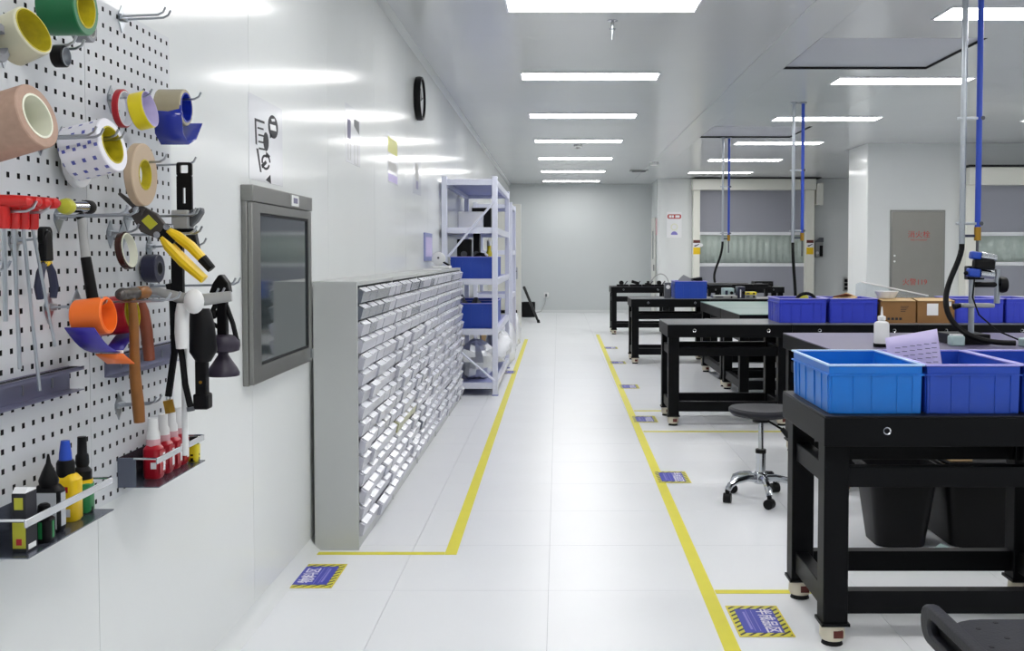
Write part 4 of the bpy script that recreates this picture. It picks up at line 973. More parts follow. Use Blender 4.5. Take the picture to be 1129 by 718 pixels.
# ================================================================== PEGBOARDS
BX = -1.062                      # front face of the boards
PITCH = 0.038
def pegboard(y0, y1, z0, z1, label):
    t = thing('pegboard', (BX, (y0+y1)/2, z0), label, 'pegboard', 'white pegboards on the left wall')
    ncol = int((y1-y0-0.02)//PITCH)+1; nrow = int((z1-z0-0.02)//PITCH)+1
    my = ((y1-y0)-(ncol-1)*PITCH)/2; mz = ((z1-z0)-(nrow-1)*PITCH)/2; hw = 0.0054
    ys, zs = [y0], [z0]
    for i in range(ncol): c = y0+my+PITCH*i; ys += [c-hw, c+hw]
    for i in range(nrow): c = z0+mz+PITCH*i; zs += [c-hw, c+hw]
    ys.append(y1); zs.append(z1)
    b = MB(); ny = len(ys)
    vs_ = [(BX, y, z) for z in zs for y in ys]; fs = []
    for j in range(len(zs)-1):
        for i in range(ny-1):
            if i % 2 == 1 and j % 2 == 1: continue
            fs.append((j*ny+i, j*ny+i+1, (j+1)*ny+i+1, (j+1)*ny+i))
    b.add(vs_, fs)
    b.add([(BX,y0,z0),(BX,y1,z0),(BX,y1,z1),(BX,y0,z1),(WX+0.001,y0,z0),(WX+0.001,y1,z0),(WX+0.001,y1,z1),(WX+0.001,y0,z1)], [(0,4,5,1),(1,5,6,2),(2,6,7,3),(3,7,4,0)])
    build(b, 'perforated_sheet', 'board', parent=t)
    build(MB().box(BX-0.006, BX-0.003, y0+0.003, y1-0.003, z0+0.003, z1-0.003), 'hole_shade_sheet', 'hole_shade', parent=t)  # dark sheet in place of the shaded gap behind the holes
pegboard(1.770, 2.2625, 0.712, 1.888, 'white pegboard full of square holes at the left edge of the photo')
pegboard(2.2645, 2.757, 0.712, 1.888, 'white pegboard full of square holes next to the pass-through window')

# ---- hooks
def hook(y, z, L, label, gap=0.016, double=True, drop=0.0):
    t = thing('pegboard_hook', (BX, y, z), label, 'hook', 'metal pegboard hooks')
    p = MB().prism([(y-0.019, z+0.004), (y-0.019, z-0.008), (y, z-0.036), (y+0.019, z-0.008), (y+0.019, z+0.004), (y, z+0.030)], 'yz', BX+0.0005, BX+0.003)
    build(p, 'plate', 'steel', parent=t)
    build(MB().box(BX+0.003, BX+0.012, y-0.018, y+0.018, z-0.007, z+0.007), 'clip', 'steel', parent=t, bevel=0.002)
    for s in ((-1, 1) if double else (0,)):
        yy = y+s*gap
        build(MB().tube([(BX+0.01, yy, z), (BX+L*0.5, yy, z+0.002-drop*0.5), (BX+L-0.018, yy, z+0.004-drop), (BX+L-0.006, yy, z+0.010-drop), (BX+L, yy, z+0.022-drop)], 0.0027, 6), 'prong', 'steel', parent=t)
hook(2.455, 1.872, 0.115, 'empty double hook at the top of the pegboard near its upper right corner')
hook(1.93, 1.690, 0.15, 'double hook behind the beige tape roll at the upper left')
hook(2.135, 1.786, 0.09, 'hook of the small grey roll at the top edge', double=False)
hook(2.06, 1.536, 0.125, 'double hook between the pink-beige bandage roll and the blue-printed white roll')
hook(2.150, 1.541, 0.13, 'double hook holding the blue-printed white roll')
hook(2.37, 1.512, 0.14, 'single hook through the thin tan tape roll', double=False)
hook(2.39, 1.668, 0.10, 'single hook holding the yellow and red rolls', double=False)
hook(2.575, 1.690, 0.15, 'single hook through the tan and blue tape roll', double=False)
hook(2.52, 1.520, 0.155, 'single hook holding the black slotted strap', double=False)
hook(1.829, 1.372, 0.125, 'double hook carrying the red handled hex keys', gap=0.025)
hook(2.13, 1.378, 0.16, 'double hook carrying the mallet with the yellow face', gap=0.024)
hook(1.955, 1.325, 0.065, 'short single hook carrying the small black pliers', double=False)
hook(1.80, 1.265, 0.07, 'double hook low at the left edge of the photo behind the hex keys')
hook(2.375, 1.348, 0.07, 'short single hook through the thin brown ring of film tape', double=False)
hook(2.47, 1.390, 0.175, 'double hook behind the crimping pliers, upper of two', gap=0.01)
hook(2.44, 1.345, 0.19, 'double hook behind the crimping pliers, lower of two', gap=0.018)
hook(2.60, 1.318, 0.15, 'single hook sticking out beside the pliers handles', double=False)
hook(2.205, 1.193, 0.22, 'long double hook carrying the ball-peen hammer', gap=0.028)
hook(2.49, 1.192, 0.225, 'long double hook carrying the white mallet tool', gap=0.022)
hook(2.62, 1.215, 0.225, 'long double hook carrying the suction lifter', gap=0.02)
hook(2.082, 1.188, 0.12, 'double hook carrying the orange and red rolls', gap=0.014)
hook(2.405, 0.935, 0.10, 'empty hook below the hammer handle on the right pegboard')

# ---- tape rolls (axis pointing away from the wall)
def roll(name, label, x0, x1, y, z, R, r, m, core, cat='tape roll', tilt=0.0, wall=0.003, group='tape rolls on the pegboards', yaw=0.0):
    t = thing(name, (x0, y, z), label, cat, group)
    W = x1-x0
    b = MB().lathe([(r+wall, 0), (R-0.002, 0), (R, 0.002), (R, W-0.002), (R-0.002, W), (r+wall, W)], (x0, y, z), 'X', 36, closed=True)
    build(b, 'tape', m, parent=t)
    c = MB().lathe([(r, -0.001), (r+wall, -0.001), (r+wall, W+0.001), (r, W+0.001)], (x0, y, z), 'X', 36, closed=True)
    build(c, 'core', core, parent=t)
    if tilt: t.rotation_euler = (0, tilt, yaw); t.location.z += W*math.sin(tilt)
    return t
roll('tape_roll', 'beige masking tape roll with yellow core at the upper left corner', -0.985, -0.930, 1.81, 1.697, 0.045, 0.039, 'beige', 'core_y', wall=0.002, tilt=-0.36, yaw=-0.18)
roll('tape_roll', 'dark green tape roll with bright yellow core at the top edge of the photo', -1.005, -0.930, 1.993, 1.783, 0.053, 0.036, 'green_tape', 'core_y')
roll('tape_roll', 'small black and silver roll under the beige tape roll', -0.955, -0.932, 1.914, 1.673, 0.0205, 0.0165, 'plastic_blk', 'steel', wall=0.001)
roll('tape_roll', 'grey cloth roll cut by the left edge at the top', -1.02, -0.965, 1.75, 1.665, 0.034, 0.02, 'grey_tape', 'grey_tape')
roll('tape_roll', 'small grey roll behind the green tape roll at the top edge', -1.02, -0.985, 2.135, 1.772, 0.026, 0.014, 'grey_tape', 'greyp')
roll('bandage_roll', 'wide pink-beige bandage roll with white core at the left edge', -1.038, -0.920, 1.801, 1.544, 0.058, 0.037, 'bandage', 'core_w', wall=0.004, tilt=-0.26, yaw=-0.10)
roll('tape_roll', 'white roll printed with small blue marks and a yellow core', -1.035, -0.945, 2.147, 1.531, 0.058, 0.038, 'spots', 'core_y', tilt=-0.22, yaw=-0.08)
roll('tape_roll', 'thin white and green roll behind the blue-printed roll', -1.054, -1.038, 2.19, 1.505, 0.062, 0.04, 'paper', 'greenp')
roll('tape_roll', 'yellow strap roll with pale lilac inside, above the thin tan roll', -1.0, -0.965, 2.385, 1.642, 0.044, 0.041, 'yeltape', 'paper_lilac', wall=0.0015, tilt=-0.22)
roll('tape_roll', 'thin red roll behind the yellow strap roll', -1.030, -1.015, 2.365, 1.640, 0.045, 0.039, 'red_tape', 'paper', wall=0.002)
t = roll('tape_roll', 'tan packing tape roll with glossy blue tape hanging from it', -1.015, -0.948, 2.57, 1.672, 0.046, 0.034, 'tan_grey', 'blue_tape', wall=0.004)
rows = []
for k, (dy, dz) in enumerate(((-0.047, 0.0), (-0.049, -0.03), (-0.046, -0.07), (-0.01, -0.094), (0.045, -0.075), (0.09, -0.03))):
    rows.append([(x+0.006*k*0.3, 2.57+dy*0.9+0.002*math.sin(9*i), 1.672+dz) for i, x in enumerate((-1.016, -0.98, -0.945))])
build(MB().grid(rows), 'hanging_tape', 'blue_tape', parent=t, solid=0.002, angle=80)
roll('tape_roll', 'large thin tan tape roll with a yellow core', -0.985, -0.965, 2.349, 1.484, 0.073, 0.033, 'tan', 'core_y')
roll('tape_roll', 'thin dark brown film tape ring with white core', -1.012, -0.996, 2.33, 1.308, 0.044, 0.0375, 'brown_tape', 'core_w', wall=0.003, tilt=-0.15)
roll('tape_roll', 'fluorescent orange roll hanging in the middle of the board', -1.0, -0.935, 2.082, 1.172, 0.039, 0.034, 'orange', 'orange', wall=0.002, tilt=-0.12)
roll('tape_roll', 'red roll with yellow core behind the wooden hammer handle', -1.04, -0.955, 2.245, 1.166, 0.043, 0.036, 'red_tape', 'core_y', tilt=-0.12)
roll('tape_roll', 'navy roll hanging against the board behind the pliers handles', -1.056, -1.02, 2.565, 1.262, 0.036, 0.016, 'navy', 'greyd')
# folded colour sheets under the orange roll
t = thing('colour_sheets', (-0.96, 2.08, 1.08), 'folded indigo and orange sheets hanging under the orange roll', 'sheet')
rows = [[(x, 2.015+0.125*u, 1.150-0.062*u+0.012*math.sin(PI*u)*(-1)) for x in (-0.995, -0.965, -0.935)] for u in [i/6 for i in range(7)]]
build(MB().grid(rows), 'indigo_sheet', 'indigo', parent=t, solid=0.002, angle=80)
rows = [[(x, 2.125+0.055*u, 1.086-0.026*u) for x in (-0.985, -0.96, -0.925)] for u in (0, 0.5, 1)]
build(MB().grid(rows), 'orange_sheet', 'orange', parent=t, solid=0.002, angle=80)
rows = [[(x, 2.20+0.07*u, 1.085+0.035*u) for x in (-1.0, -0.98, -0.96)] for u in (0, 0.5, 1)]
build(MB().grid(rows), 'indigo_flap', 'indigo', parent=t, solid=0.002, angle=80)
build(MB().box(-0.985, -0.93, 2.132, 2.138, 1.087, 1.093), 'white_edge', 'paper', parent=t)

# ---- red T-handle hex keys
for k, (y, l, s, lab) in enumerate(((1.792, 0.20, 0.0, 'red T-handled hex key with the shortest visible rod, nearest of four'), (1.817, 0.29, 0.0, 'red T-handled hex key second from the left edge'), (1.842, 0.335, 0.012, 'red T-handled hex key with the longest rod'), (1.867, 0.255, 0.020, 'red T-handled hex key farthest from the camera'))):
    t = thing('hex_key', (-0.99, y, 1.378-l), lab, 'hex key', 'red T-handled hex keys')
    x = -0.990+0.004*k
    build(MB().lathe([(0.004, -0.052), (0.0095, -0.046), (0.0115, -0.02), (0.0118, 0.0), (0.0115, 0.02), (0.0095, 0.046), (0.004, 0.052)], (x, y, 1.393), 'X', 12), 'grip', 'red', parent=t)
    build(MB().lathe([(0.0115, -0.006), (0.0105, -0.042), (0.008, -0.046)], (x, y, 1.39), 'Z', 12), 'hub', 'red', parent=t)
    build(MB().cyl((x, y, 1.346), (x+s, y+0.012*k, 1.378-l), 0.0042-0.0004*k, n=6), 'rod', 'steel', parent=t)
# ---- small pliers
t = thing('pliers', (-1.0, 1.955, 1.23), 'small black pliers with a yellow pivot hanging by the hex keys', 'pliers')
build(MB().prism([(1.940, 1.285), (1.973, 1.285), (1.970, 1.330), (1.962, 1.345), (1.952, 1.345), (1.942, 1.330)], 'yz', -1.008, -0.992), 'jaws', 'plastic_blk', parent=t, bevel=0.003)
build(MB().ring(rrect(1.938, 1.976, 1.315, 1.352, 0.012), rrect(1.946, 1.968, 1.322, 1.344, 0.006), 'yz', -1.006, -0.996), 'hanging_loop', 'rubber', parent=t)
build(MB().cyl((-1.0, 1.945, 1.281), (-1.0, 1.97, 1.281), 0.006), 'pivot', 'yel', parent=t)
for s in (-1, 1):
    build(MB().tube([(-1.0, 1.957+s*0.006, 1.283), (-1.0, 1.957+s*0.022, 1.262), (-1.0, 1.957+s*0.03, 1.235), (-1.0, 1.957+s*0.025, 1.212)], [0.006, 0.0085, 0.009, 0.007], 8), 'handle', 'navy', parent=t)
# ---- mallet with a yellow face
t = thing('mallet', (-1.02, 2.13, 1.16), 'steel mallet with a yellow face, black face and grey and black handle', 'mallet')
mx, mz = -1.015, 1.397
build(MB().cyl((mx, 2.085, mz), (mx, 2.155, mz+0.003), 0.0125), 'head', 'chrome', parent=t)
build(MB().lathe([(0.006, -0.028), (0.015, -0.022), (0.0175, -0.008), (0.014, 0.004)], (mx, 2.083, mz), 'Y', 16), 'yellow_face', 'lime', parent=t)
build(MB().lathe([(0.013, -0.004), (0.015, 0.002), (0.015, 0.02), (0.013, 0.024)], (mx, 2.157, mz+0.003), 'Y', 16), 'black_face', 'rubber', parent=t)
build(MB().cyl((mx, 2.125, mz-0.012), (mx+0.004, 2.128, mz-0.022), 0.009), 'collar', 'plastic_blk', parent=t)
build(MB().cyl((mx+0.004, 2.128, mz-0.022), (mx+0.012, 2.128, mz-0.105), 0.0085, 0.0095), 'shaft', 'greyp', parent=t)
build(MB().cyl((mx+0.012, 2.128, mz-0.105), (mx+0.03, 2.128, mz-0.225), 0.0105, 0.0125), 'grip', 'rubber', parent=t)
# ---- crimping pliers leaning outward
t = thing('crimping_pliers', (-0.95, 2.39, 1.26), 'crimping pliers with long yellow handles leaning out over the hooks', 'pliers')
a, e = Vector((-1.045, 2.385, 1.440)), Vector((-0.845, 2.385, 1.262)); dv = (e-a).normalized(); nv = Vector((dv.z, 0, -dv.x)); nv = -nv if nv.z < 0 else nv
def cp(u, w_, y=0.0): p = a+dv*u+nv*w_; return (p.x, p.y+y, p.z)
b = MB(); b.tube([cp(0, 0.004), cp(0.05, 0.006), cp(0.075, 0.010)], [0.004, 0.008, 0.012]); build(b, 'nose', 'iron', parent=t)
def plate(poly, y0, y1):
    n = len(poly); vs_ = [cp(u, w_, y0) for u, w_ in poly]+[cp(u, w_, y1) for u, w_ in poly]
    return MB().add(vs_, [tuple(range(n-1, -1, -1)), tuple(range(n, 2*n))]+[(i, (i+1) % n, n+(i+1) % n, n+i) for i in range(n)])
build(plate([(0.045, -0.012), (0.10, -0.030), (0.15, -0.012), (0.15, 0.018), (0.10, 0.028), (0.05, 0.016)], -0.007, 0.007), 'head', 'iron', parent=t, bevel=0.002)
build(plate([(0.085, -0.008), (0.115, -0.010), (0.118, 0.012), (0.088, 0.014)], -0.0095, 0.0095), 'yellow_plate', 'lime', parent=t)
for (u, w_) in ((0.06, 0.004), (0.135, -0.008), (0.14, 0.022)): build(MB().cyl(cp(u, w_, -0.013), cp(u, w_, 0.013), 0.008), 'rivet', 'chrome', parent=t)
build(MB().tube([cp(0.145, 0.014), cp(0.17, 0.019), cp(0.21, 0.022), cp(0.255, 0.018)], [0.009, 0.0125, 0.0130, 0.0115], 10), 'handle', 'yel', parent=t)
build(MB().tube([cp(0.145, -0.006), cp(0.17, -0.012), cp(0.22, -0.016), cp(0.285, -0.016)], [0.009, 0.0140, 0.0150, 0.0115], 10), 'handle', 'yel', parent=t)
build(MB().tube([cp(0.248, 0.0185), cp(0.282, 0.014)], [0.0125, 0.011], 10), 'black_tip', 'rubber', parent=t)
build(plate([(0.135, -0.012), (0.175, -0.010), (0.175, 0.020), (0.135, 0.018)], -0.008, 0.008), 'joint_block', 'plastic_blk', parent=t)
# ---- black slotted hanger with grey trigger gun
t = thing('caulking_gun', (-0.93, 2.50, 1.34), 'black slotted strap with a grey trigger gun hanging at the board edge', 'gun')
o_ = rrect(-0.949, -0.911, 1.405, 1.525, 0.006, 3)
zf = lambda p: [(x, z) for x, z in p]
build(MB().ring(zf(rrect(-0.949, -0.911, 1.492, 1.527, 0.006, 3)), zf(rrect(-0.940, -0.920, 1.500, 1.520, 0.003, 3)), 'xz', 2.498, 2.506), 'hang_loop', 'plastic_blk', parent=t)
build(MB().ring(zf(rrect(-0.949, -0.911, 1.405, 1.493, 0.002, 3)), zf(rrect(-0.934, -0.927, 1.425, 1.464, 0.001, 3)), 'xz', 2.498, 2.506), 'slotted_strap', 'plastic_blk', parent=t)
build(MB().box(-0.957, -0.915, 2.480, 2.524, 1.362, 1.408), 'gun_body', 'greyp', parent=t, bevel=0.004)
build(MB().prism([(-0.915, 1.408), (-0.886, 1.415), (-0.884, 1.402), (-0.898, 1.380), (-0.915, 1.366)], 'xz', 2.488, 2.516), 'grip', 'greyd', parent=t, bevel=0.004)
build(MB().prism([(-0.945, 1.362), (-0.905, 1.362), (-0.893, 1.300), (-0.900, 1.298), (-0.925, 1.345)], 'xz', 2.490, 2.514), 'trigger', 'plastic_blk', parent=t, bevel=0.003)
build(MB().box(-0.962, -0.934, 2.49, 2.505, 1.10, 1.362), 'rear_strap', 'plastic_blk', parent=t)
# ---- ball-peen hammer
t = thing('hammer', (-0.935, 2.22, 0.93), 'hammer with a long wooden handle and dark iron head', 'hammer')
hx, hz = -0.94, 1.212
build(MB().lathe([(0.004, -0.062), (0.012, -0.056), (0.0145, -0.045), (0.011, -0.03), (0.013, -0.02), (0.014, 0.02), (0.011, 0.028)], (hx, 2.205, hz), 'Y', 18), 'head', 'iron', parent=t)
build(MB().lathe([(0.011, 0.028), (0.0145, 0.034), (0.0145, 0.075), (0.013, 0.08)], (hx, 2.205, hz), 'Y', 18), 'face', 'wood', parent=t)
pts = [(hx+0.004*k/8+0.002*math.sin(k), 2.205+0.018*k/8, hz-0.008-0.280*k/8) for k in range(9)]
build(MB().tube(pts, [0.0085, 0.0095, 0.0105, 0.0105, 0.0115, 0.0122, 0.0128, 0.0132, 0.012], 12), 'handle', 'wood', parent=t)
t = thing('file_handle', (-0.97, 2.33, 1.04), 'red-brown wooden handled tool hanging behind the hammer', 'tool')
build(MB().tube([(-0.975, 2.345, 1.185), (-0.974, 2.345, 1.165), (-0.972, 2.36, 1.12), (-0.97, 2.37, 1.048)], [0.008, 0.0145, 0.014, 0.013], 12), 'handle', 'wood_r', parent=t)
build(MB().cyl((-0.9756, 2.345, 1.183), (-0.976, 2.345, 1.22), 0.006), 'tang', 'iron', parent=t)
# ---- cable with brass end
t = thing('hanging_cable', (-0.97, 2.52, 0.90), 'black cable with a brass connector hanging behind the white tool', 'cable')
build(MB().tube([(-0.972, 2.50, 1.225), (-0.965, 2.505, 1.18), (-0.968, 2.52, 1.05), (-0.985, 2.52, 0.94)], 0.009, 8), 'cable', 'rubber', parent=t)
build(MB().tube([(-0.985, 2.52, 0.942), (-0.986, 2.52, 0.93)], 0.006), 'ferrule', 'chrome', parent=t)
build(MB().cyl((-0.986, 2.52, 0.93), (-0.980, 2.52, 0.898), 0.0135, n=6), 'connector', 'brass', parent=t)
t = thing('hanging_cable', (-0.93, 2.50, 0.92), 'thin black cable hanging in front of the white rod', 'cable')
build(MB().tube([(-0.922, 2.44, 1.07), (-0.918, 2.44, 1.04), (-0.912, 2.44, 0.98), (-0.90, 2.44, 0.925)], 0.008, 8), 'cable', 'rubber', parent=t)
build(MB().cyl((-0.90, 2.44, 0.925), (-0.899, 2.44, 0.915), 0.0095), 'end_cap', 'greyd', parent=t)
# ---- white mallet tool with grey cross bar
t = thing('white_mallet', (-0.90, 2.40, 1.07), 'white and grey T-shaped tool with a round clear cap on the long hooks', 'tool')
build(MB().tube([(-1.02, 2.44, 1.212), (-0.97, 2.43, 1.208), (-0.91, 2.42, 1.192), (-0.86, 2.44, 1.188), (-0.80, 2.45, 1.196)], [0.007, 0.010, 0.014, 0.015, 0.013], 12), 'cross_bar', 'greyp', parent=t)
build(MB().sphere((-0.868, 2.385, 1.186), 0.026, 16, (0.9, 0.9, 1.15)), 'round_cap', 'whitep', parent=t)
build(MB().tube([(-0.90, 2.40, 1.18), (-0.902, 2.40, 1.155), (-0.904, 2.40, 1.11), (-0.903, 2.40, 1.072)], [0.014, 0.0165, 0.0165, 0.014], 14), 'handle', 'whitep', parent=t)
build(MB().cyl((-0.925, 2.47, 1.10), (-0.925, 2.47, 0.80), 0.0075), 'white_rod', 'whitep', parent=t)
# ---- black pump tool
t = thing('black_hand_pump', (-0.875, 2.42, 0.92), 'black bulb-shaped hand pump with a square foot, below the white tool', 'pump')
px, py = -0.878, 2.455
build(MB().tube([(px, py, 1.165), (px, py, 1.150), (px+0.004, py, 1.12), (px+0.006, py, 1.06), (px+0.006, py, 1.035)], [0.022, 0.027, 0.030, 0.033, 0.018], 16), 'bulb', 'plastic_blk', parent=t)
build(MB().box(px-0.012, px+0.016, py-0.012, py+0.012, 0.955, 1.04), 'stem', 'plastic_blk', parent=t, bevel=0.003)
build(MB().box(px-0.016, px+0.022, py-0.018, py+0.018, 0.918, 0.957), 'foot', 'plastic_blk', parent=t, bevel=0.005)
build(MB().cyl((px+0.002, py-0.0125, 0.985), (px+0.002, py-0.012, 0.985), 0.004), 'stud', 'brass', parent=t)
# ---- suction lifter
t = thing('suction_lifter', (-0.86, 2.57, 0.985), 'dark purple double suction cup with black lever legs at the end of the hooks', 'suction cup')
sx, sy = -0.862, 2.57
build(MB().lathe([(0.028, 0.0), (0.040, 0.004), (0.043, 0.016), (0.042, 0.030), (0.034, 0.042), (0.012, 0.046)], (sx, sy, 1.047), 'Z', 24), 'upper_cup', 'aub', parent=t)
build(MB().lathe([(0.040, 0.0), (0.041, 0.008), (0.034, 0.022), (0.022, 0.040), (0.013, 0.054), (0.013, 0.062)], (sx, sy, 0.986), 'Z', 24), 'lower_cup', 'aub', parent=t)
build(MB().box(sx-0.012, sx+0.012, sy-0.012, sy+0.012, 1.09, 1.18), 'core_post', 'plastic_blk', parent=t, bevel=0.003)
build(MB().tube([(sx-0.008, sy, 1.205), (sx+0.012, sy, 1.16), (sx+0.026, sy, 1.12), (sx+0.036, sy, 1.075)], 0.0065), 'lever', 'plastic_blk', parent=t)
build(MB().tube([(sx-0.012, sy, 1.205), (sx-0.02, sy, 1.165), (sx-0.036, sy, 1.13), (sx-0.040, sy, 1.085)], 0.0065), 'lever', 'plastic_blk', parent=t)
build(MB().tube([(sx-0.075, sy, 1.175), (sx-0.04, sy, 1.13), (sx-0.01, sy, 1.11)], 0.0055), 'side_lever', 'plastic_blk', parent=t)
build(MB().sphere((sx-0.024, sy, 1.145), 0.013), 'knob', 'plastic_blk', parent=t)
build(MB().prism([(sx-0.03, 1.200), (sx+0.022, 1.200), (sx+0.018, 1.225), (sx+0.002, 1.247), (sx-0.006, 1.245), (sx-0.02, 1.225)], 'xz', sy-0.015, sy+0.015), 'head', 'plastic_blk', parent=t, bevel=0.003)

# ---- slotted steel tool trays
def tray(y0, y1, z0, label):
    t = thing('tool_tray', (BX, (y0+y1)/2, z0), label, 'tray', 'slotted steel trays on the pegboards')
    z1 = z0+0.052
    build(MB().box(BX+0.0005, BX+0.002, y0, y1, z0, z1), 'back_plate', 'tray', parent=t)
    build(MB().box(BX+0.002, BX+0.034, y0, y1, z0, z0+0.002), 'ledge', 'tray', parent=t)
    n = int((y1-y0)/0.024); b = MB()
    b.box(BX+0.002, BX+0.034, y0, y1, z1-0.003, z1-0.0015).box(BX+0.031, BX+0.034, y0, y1, z1-0.008, z1)
    build(b, 'slotted_rail', 'tray', parent=t)
    s = MB()
    for k in range(n): s.box(BX+0.008, BX+0.026, y0+0.004+k*0.024, y0+0.022+k*0.024, z1-0.0014, z1-0.0008)
    build(s, 'slots', 'gap', parent=t)
    for k in range(3):
        y = y0+(y1-y0)*(0.2+0.3*k); build(MB().box(BX+0.002, BX+0.004, y-0.002, y+0.002, z0+0.014, z0+0.034), 'clip_slot', 'steel', parent=t)
tray(1.78, 2.165, 1.005, 'slotted steel tray under the hex keys on the left pegboard')
tray(2.335, 2.752, 1.010, 'slotted steel tray behind the wooden hammer handle')

# ---- bottle shelves
def shelf(y0, y1, z0, label, h=0.072, d=0.10):
    t = thing('bottle_shelf', (BX, (y0+y1)/2, z0), label, 'shelf', 'chrome bottle shelves below the pegboards')
    x1 = BX+d
    build(MB().box(BX+0.0005, x1, y0, y1, z0, z0+0.0025), 'floor_plate', 'shelf_steel', parent=t)
    build(MB().box(BX+0.0005, BX+0.0025, y0, y1, z0+0.0025, z0+h), 'back_plate', 'shelf_steel', parent=t)
    for y in (y0, y1-0.002):
        build(MB().prism([(BX+0.0025, z0+0.0025), (BX+0.045, z0+0.0025), (BX+0.045, z0+h), (BX+0.0025, z0+h)], 'xz', y, y+0.002), 'end_plate', 'shelf_steel', parent=t)
        build(MB().tube([(BX+0.04, y+0.001, z0+h-0.002), (x1-0.004, y+0.001, z0+h-0.002)], 0.0028, 6), 'end_wire', 'chrome', parent=t)
    build(MB().box(x1-0.006, x1-0.002, y0-0.002, y1+0.002, z0+h-0.015, z0+h), 'front_bar', 'bar', parent=t, bevel=0.001)
    return z0+0.003
zA = shelf(1.800, 2.150, 0.745, 'chrome shelf of glue bottles under the left pegboard')
zB = shelf(2.395, 2.712, 0.736, 'chrome shelf of red bottles under the right pegboard')
# glue box
t = thing('glue_box', (-1.0, 1.85, zA), 'black and yellow glue carton at the near end of the left shelf', 'box')
build(MB().box(-1.006, -0.980, 1.828, 1.868, zA, zA+0.110), 'carton', 'ink', parent=t, bevel=0.001)
build(MB().box(-1.005, -0.981, 1.8272, 1.828, zA+0.008, zA+0.056), 'yellow_label', 'lime', parent=t)
build(MB().box(-0.998, -0.988, 1.8265, 1.8272, zA+0.014, zA+0.026), 'red_mark', 'redp', parent=t)
build(MB().box(-1.001, -0.985, 1.8272, 1.828, zA+0.080, zA+0.102), 'olive_mark', 'lime', parent=t)
build(MB().prism([(1.829, zA+0.110), (1.868, zA+0.110), (1.868, zA+0.113), (1.838, zA+0.120)], 'yz', -1.005, -0.981), 'top_flap', 'paper', parent=t)
build(MB().box(-0.98, -0.9795, 1.835, 1.862, zA+0.004, zA+0.014), 'white_print', 'paper', parent=t)
def squeeze(name, label, x, y, w_, d_, h, m, capm, prof, labelm=None, lab=None, cat='bottle', group=None, tz=None):
    z = zA if tz is None else tz
    t = thing(name, (x, y, z), label, cat, group)
    b = MB(); rings = [(0.86, 0.0), (1.0, 0.006), (1.0, h*0.86), (0.72, h*0.96), (0.45, h)]
    n = 24; vs_ = []; fs = []
    for s, zz in rings:
        for px_, py_ in rrect(-d_/2*s, d_/2*s, -w_/2*s, w_/2*s, min(d_, w_)*0.32*s, 5): vs_.append((x+px_, y+py_, z+zz))
    for k in range(len(rings)-1):
        for i in range(n): j = (i+1) % n; fs.append((k*n+i, k*n+j, (k+1)*n+j, (k+1)*n+i))
    fs += [tuple(range(n-1, -1, -1)), tuple(range((len(rings)-1)*n, len(rings)*n))]
    b.add(vs_, fs); build(b, 'body', m, parent=t)
    build(MB().lathe([(r, zz+h) for r, zz in prof], (x, y, z), 'Z', 18), 'cap', capm, parent=t)
    return t
t = squeeze('glue_bottle', 'small black bottle with a green label behind the glue carton', -0.986, 1.905, 0.034, 0.034, 0.050, 'plastic_blk', 'plastic_blk', [(0.012, -0.004), (0.013, 0.006), (0.011, 0.020), (0.007, 0.023)])
build(MB().lathe([(0.0176, 0.008), (0.0176, 0.040)], (-0.986, 1.905, zA), 'Z', 20), 'green_label', 'greenp', parent=t)
t = squeeze('glue_bottle', 'black glue bottle with pointed cap and pale grey label on the left shelf', -1.012, 1.975, 0.036, 0.056, 0.096, 'plastic_blk', 'plastic_blk', [(0.017, -0.006), (0.019, 0.006), (0.013, 0.022), (0.005, 0.040), (0.002, 0.058)])
build(MB().box(-0.9842, -0.9835, 1.966, 1.984, zA+0.012, zA+0.078), 'grey_label', 'bot_grey', parent=t)
build(MB().box(-1.036, -0.989, 1.9560, 1.9572, zA+0.008, zA+0.080), 'grey_label', 'bot_grey', parent=t)
t = squeeze('glue_bottle', 'yellow glue bottle with black and blue cap on the left shelf', -1.018, 2.056, 0.042, 0.058, 0.100, 'yel', 'plastic_blk', [(0.018, -0.008), (0.018, 0.020), (0.015, 0.026)])
build(MB().lathe([(0.013, 0.124), (0.012, 0.14), (0.0085, 0.166)], (-1.018, 2.056, zA), 'Z', 16), 'blue_tip', 'bin_bl', parent=t)
build(MB().box(-1.032, -1.010, 2.0338, 2.0348, zA+0.032, zA+0.042), 'red_mark', 'redp', parent=t)
build(MB().box(-1.016, -1.000, 2.0338, 2.0348, zA+0.012, zA+0.028), 'white_mark', 'paper', parent=t)
build(MB().box(-1.036, -1.004, 2.0338, 2.0348, zA+0.062, zA+0.074), 'red_mark', 'redp', parent=t)
t = squeeze('glue_bottle', 'green labelled bottle with a tall black cap at the far end of the left shelf', -1.015, 2.122, 0.040, 0.040, 0.072, 'greenp', 'plastic_blk', [(0.019, -0.006), (0.019, 0.018), (0.012, 0.026), (0.014, 0.034), (0.013, 0.05), (0.010, 0.054), (0.009, 0.09)])
build(MB().lathe([(0.0206, 0.062), (0.0206, 0.0715)], (-1.015, 2.122, zA), 'Z', 20), 'yellow_band', 'yel', parent=t)
build(MB().lathe([(0.0206, 0.0005), (0.0206, 0.012)], (-1.015, 2.122, zA), 'Z', 20), 'black_foot', 'plastic_blk', parent=t)
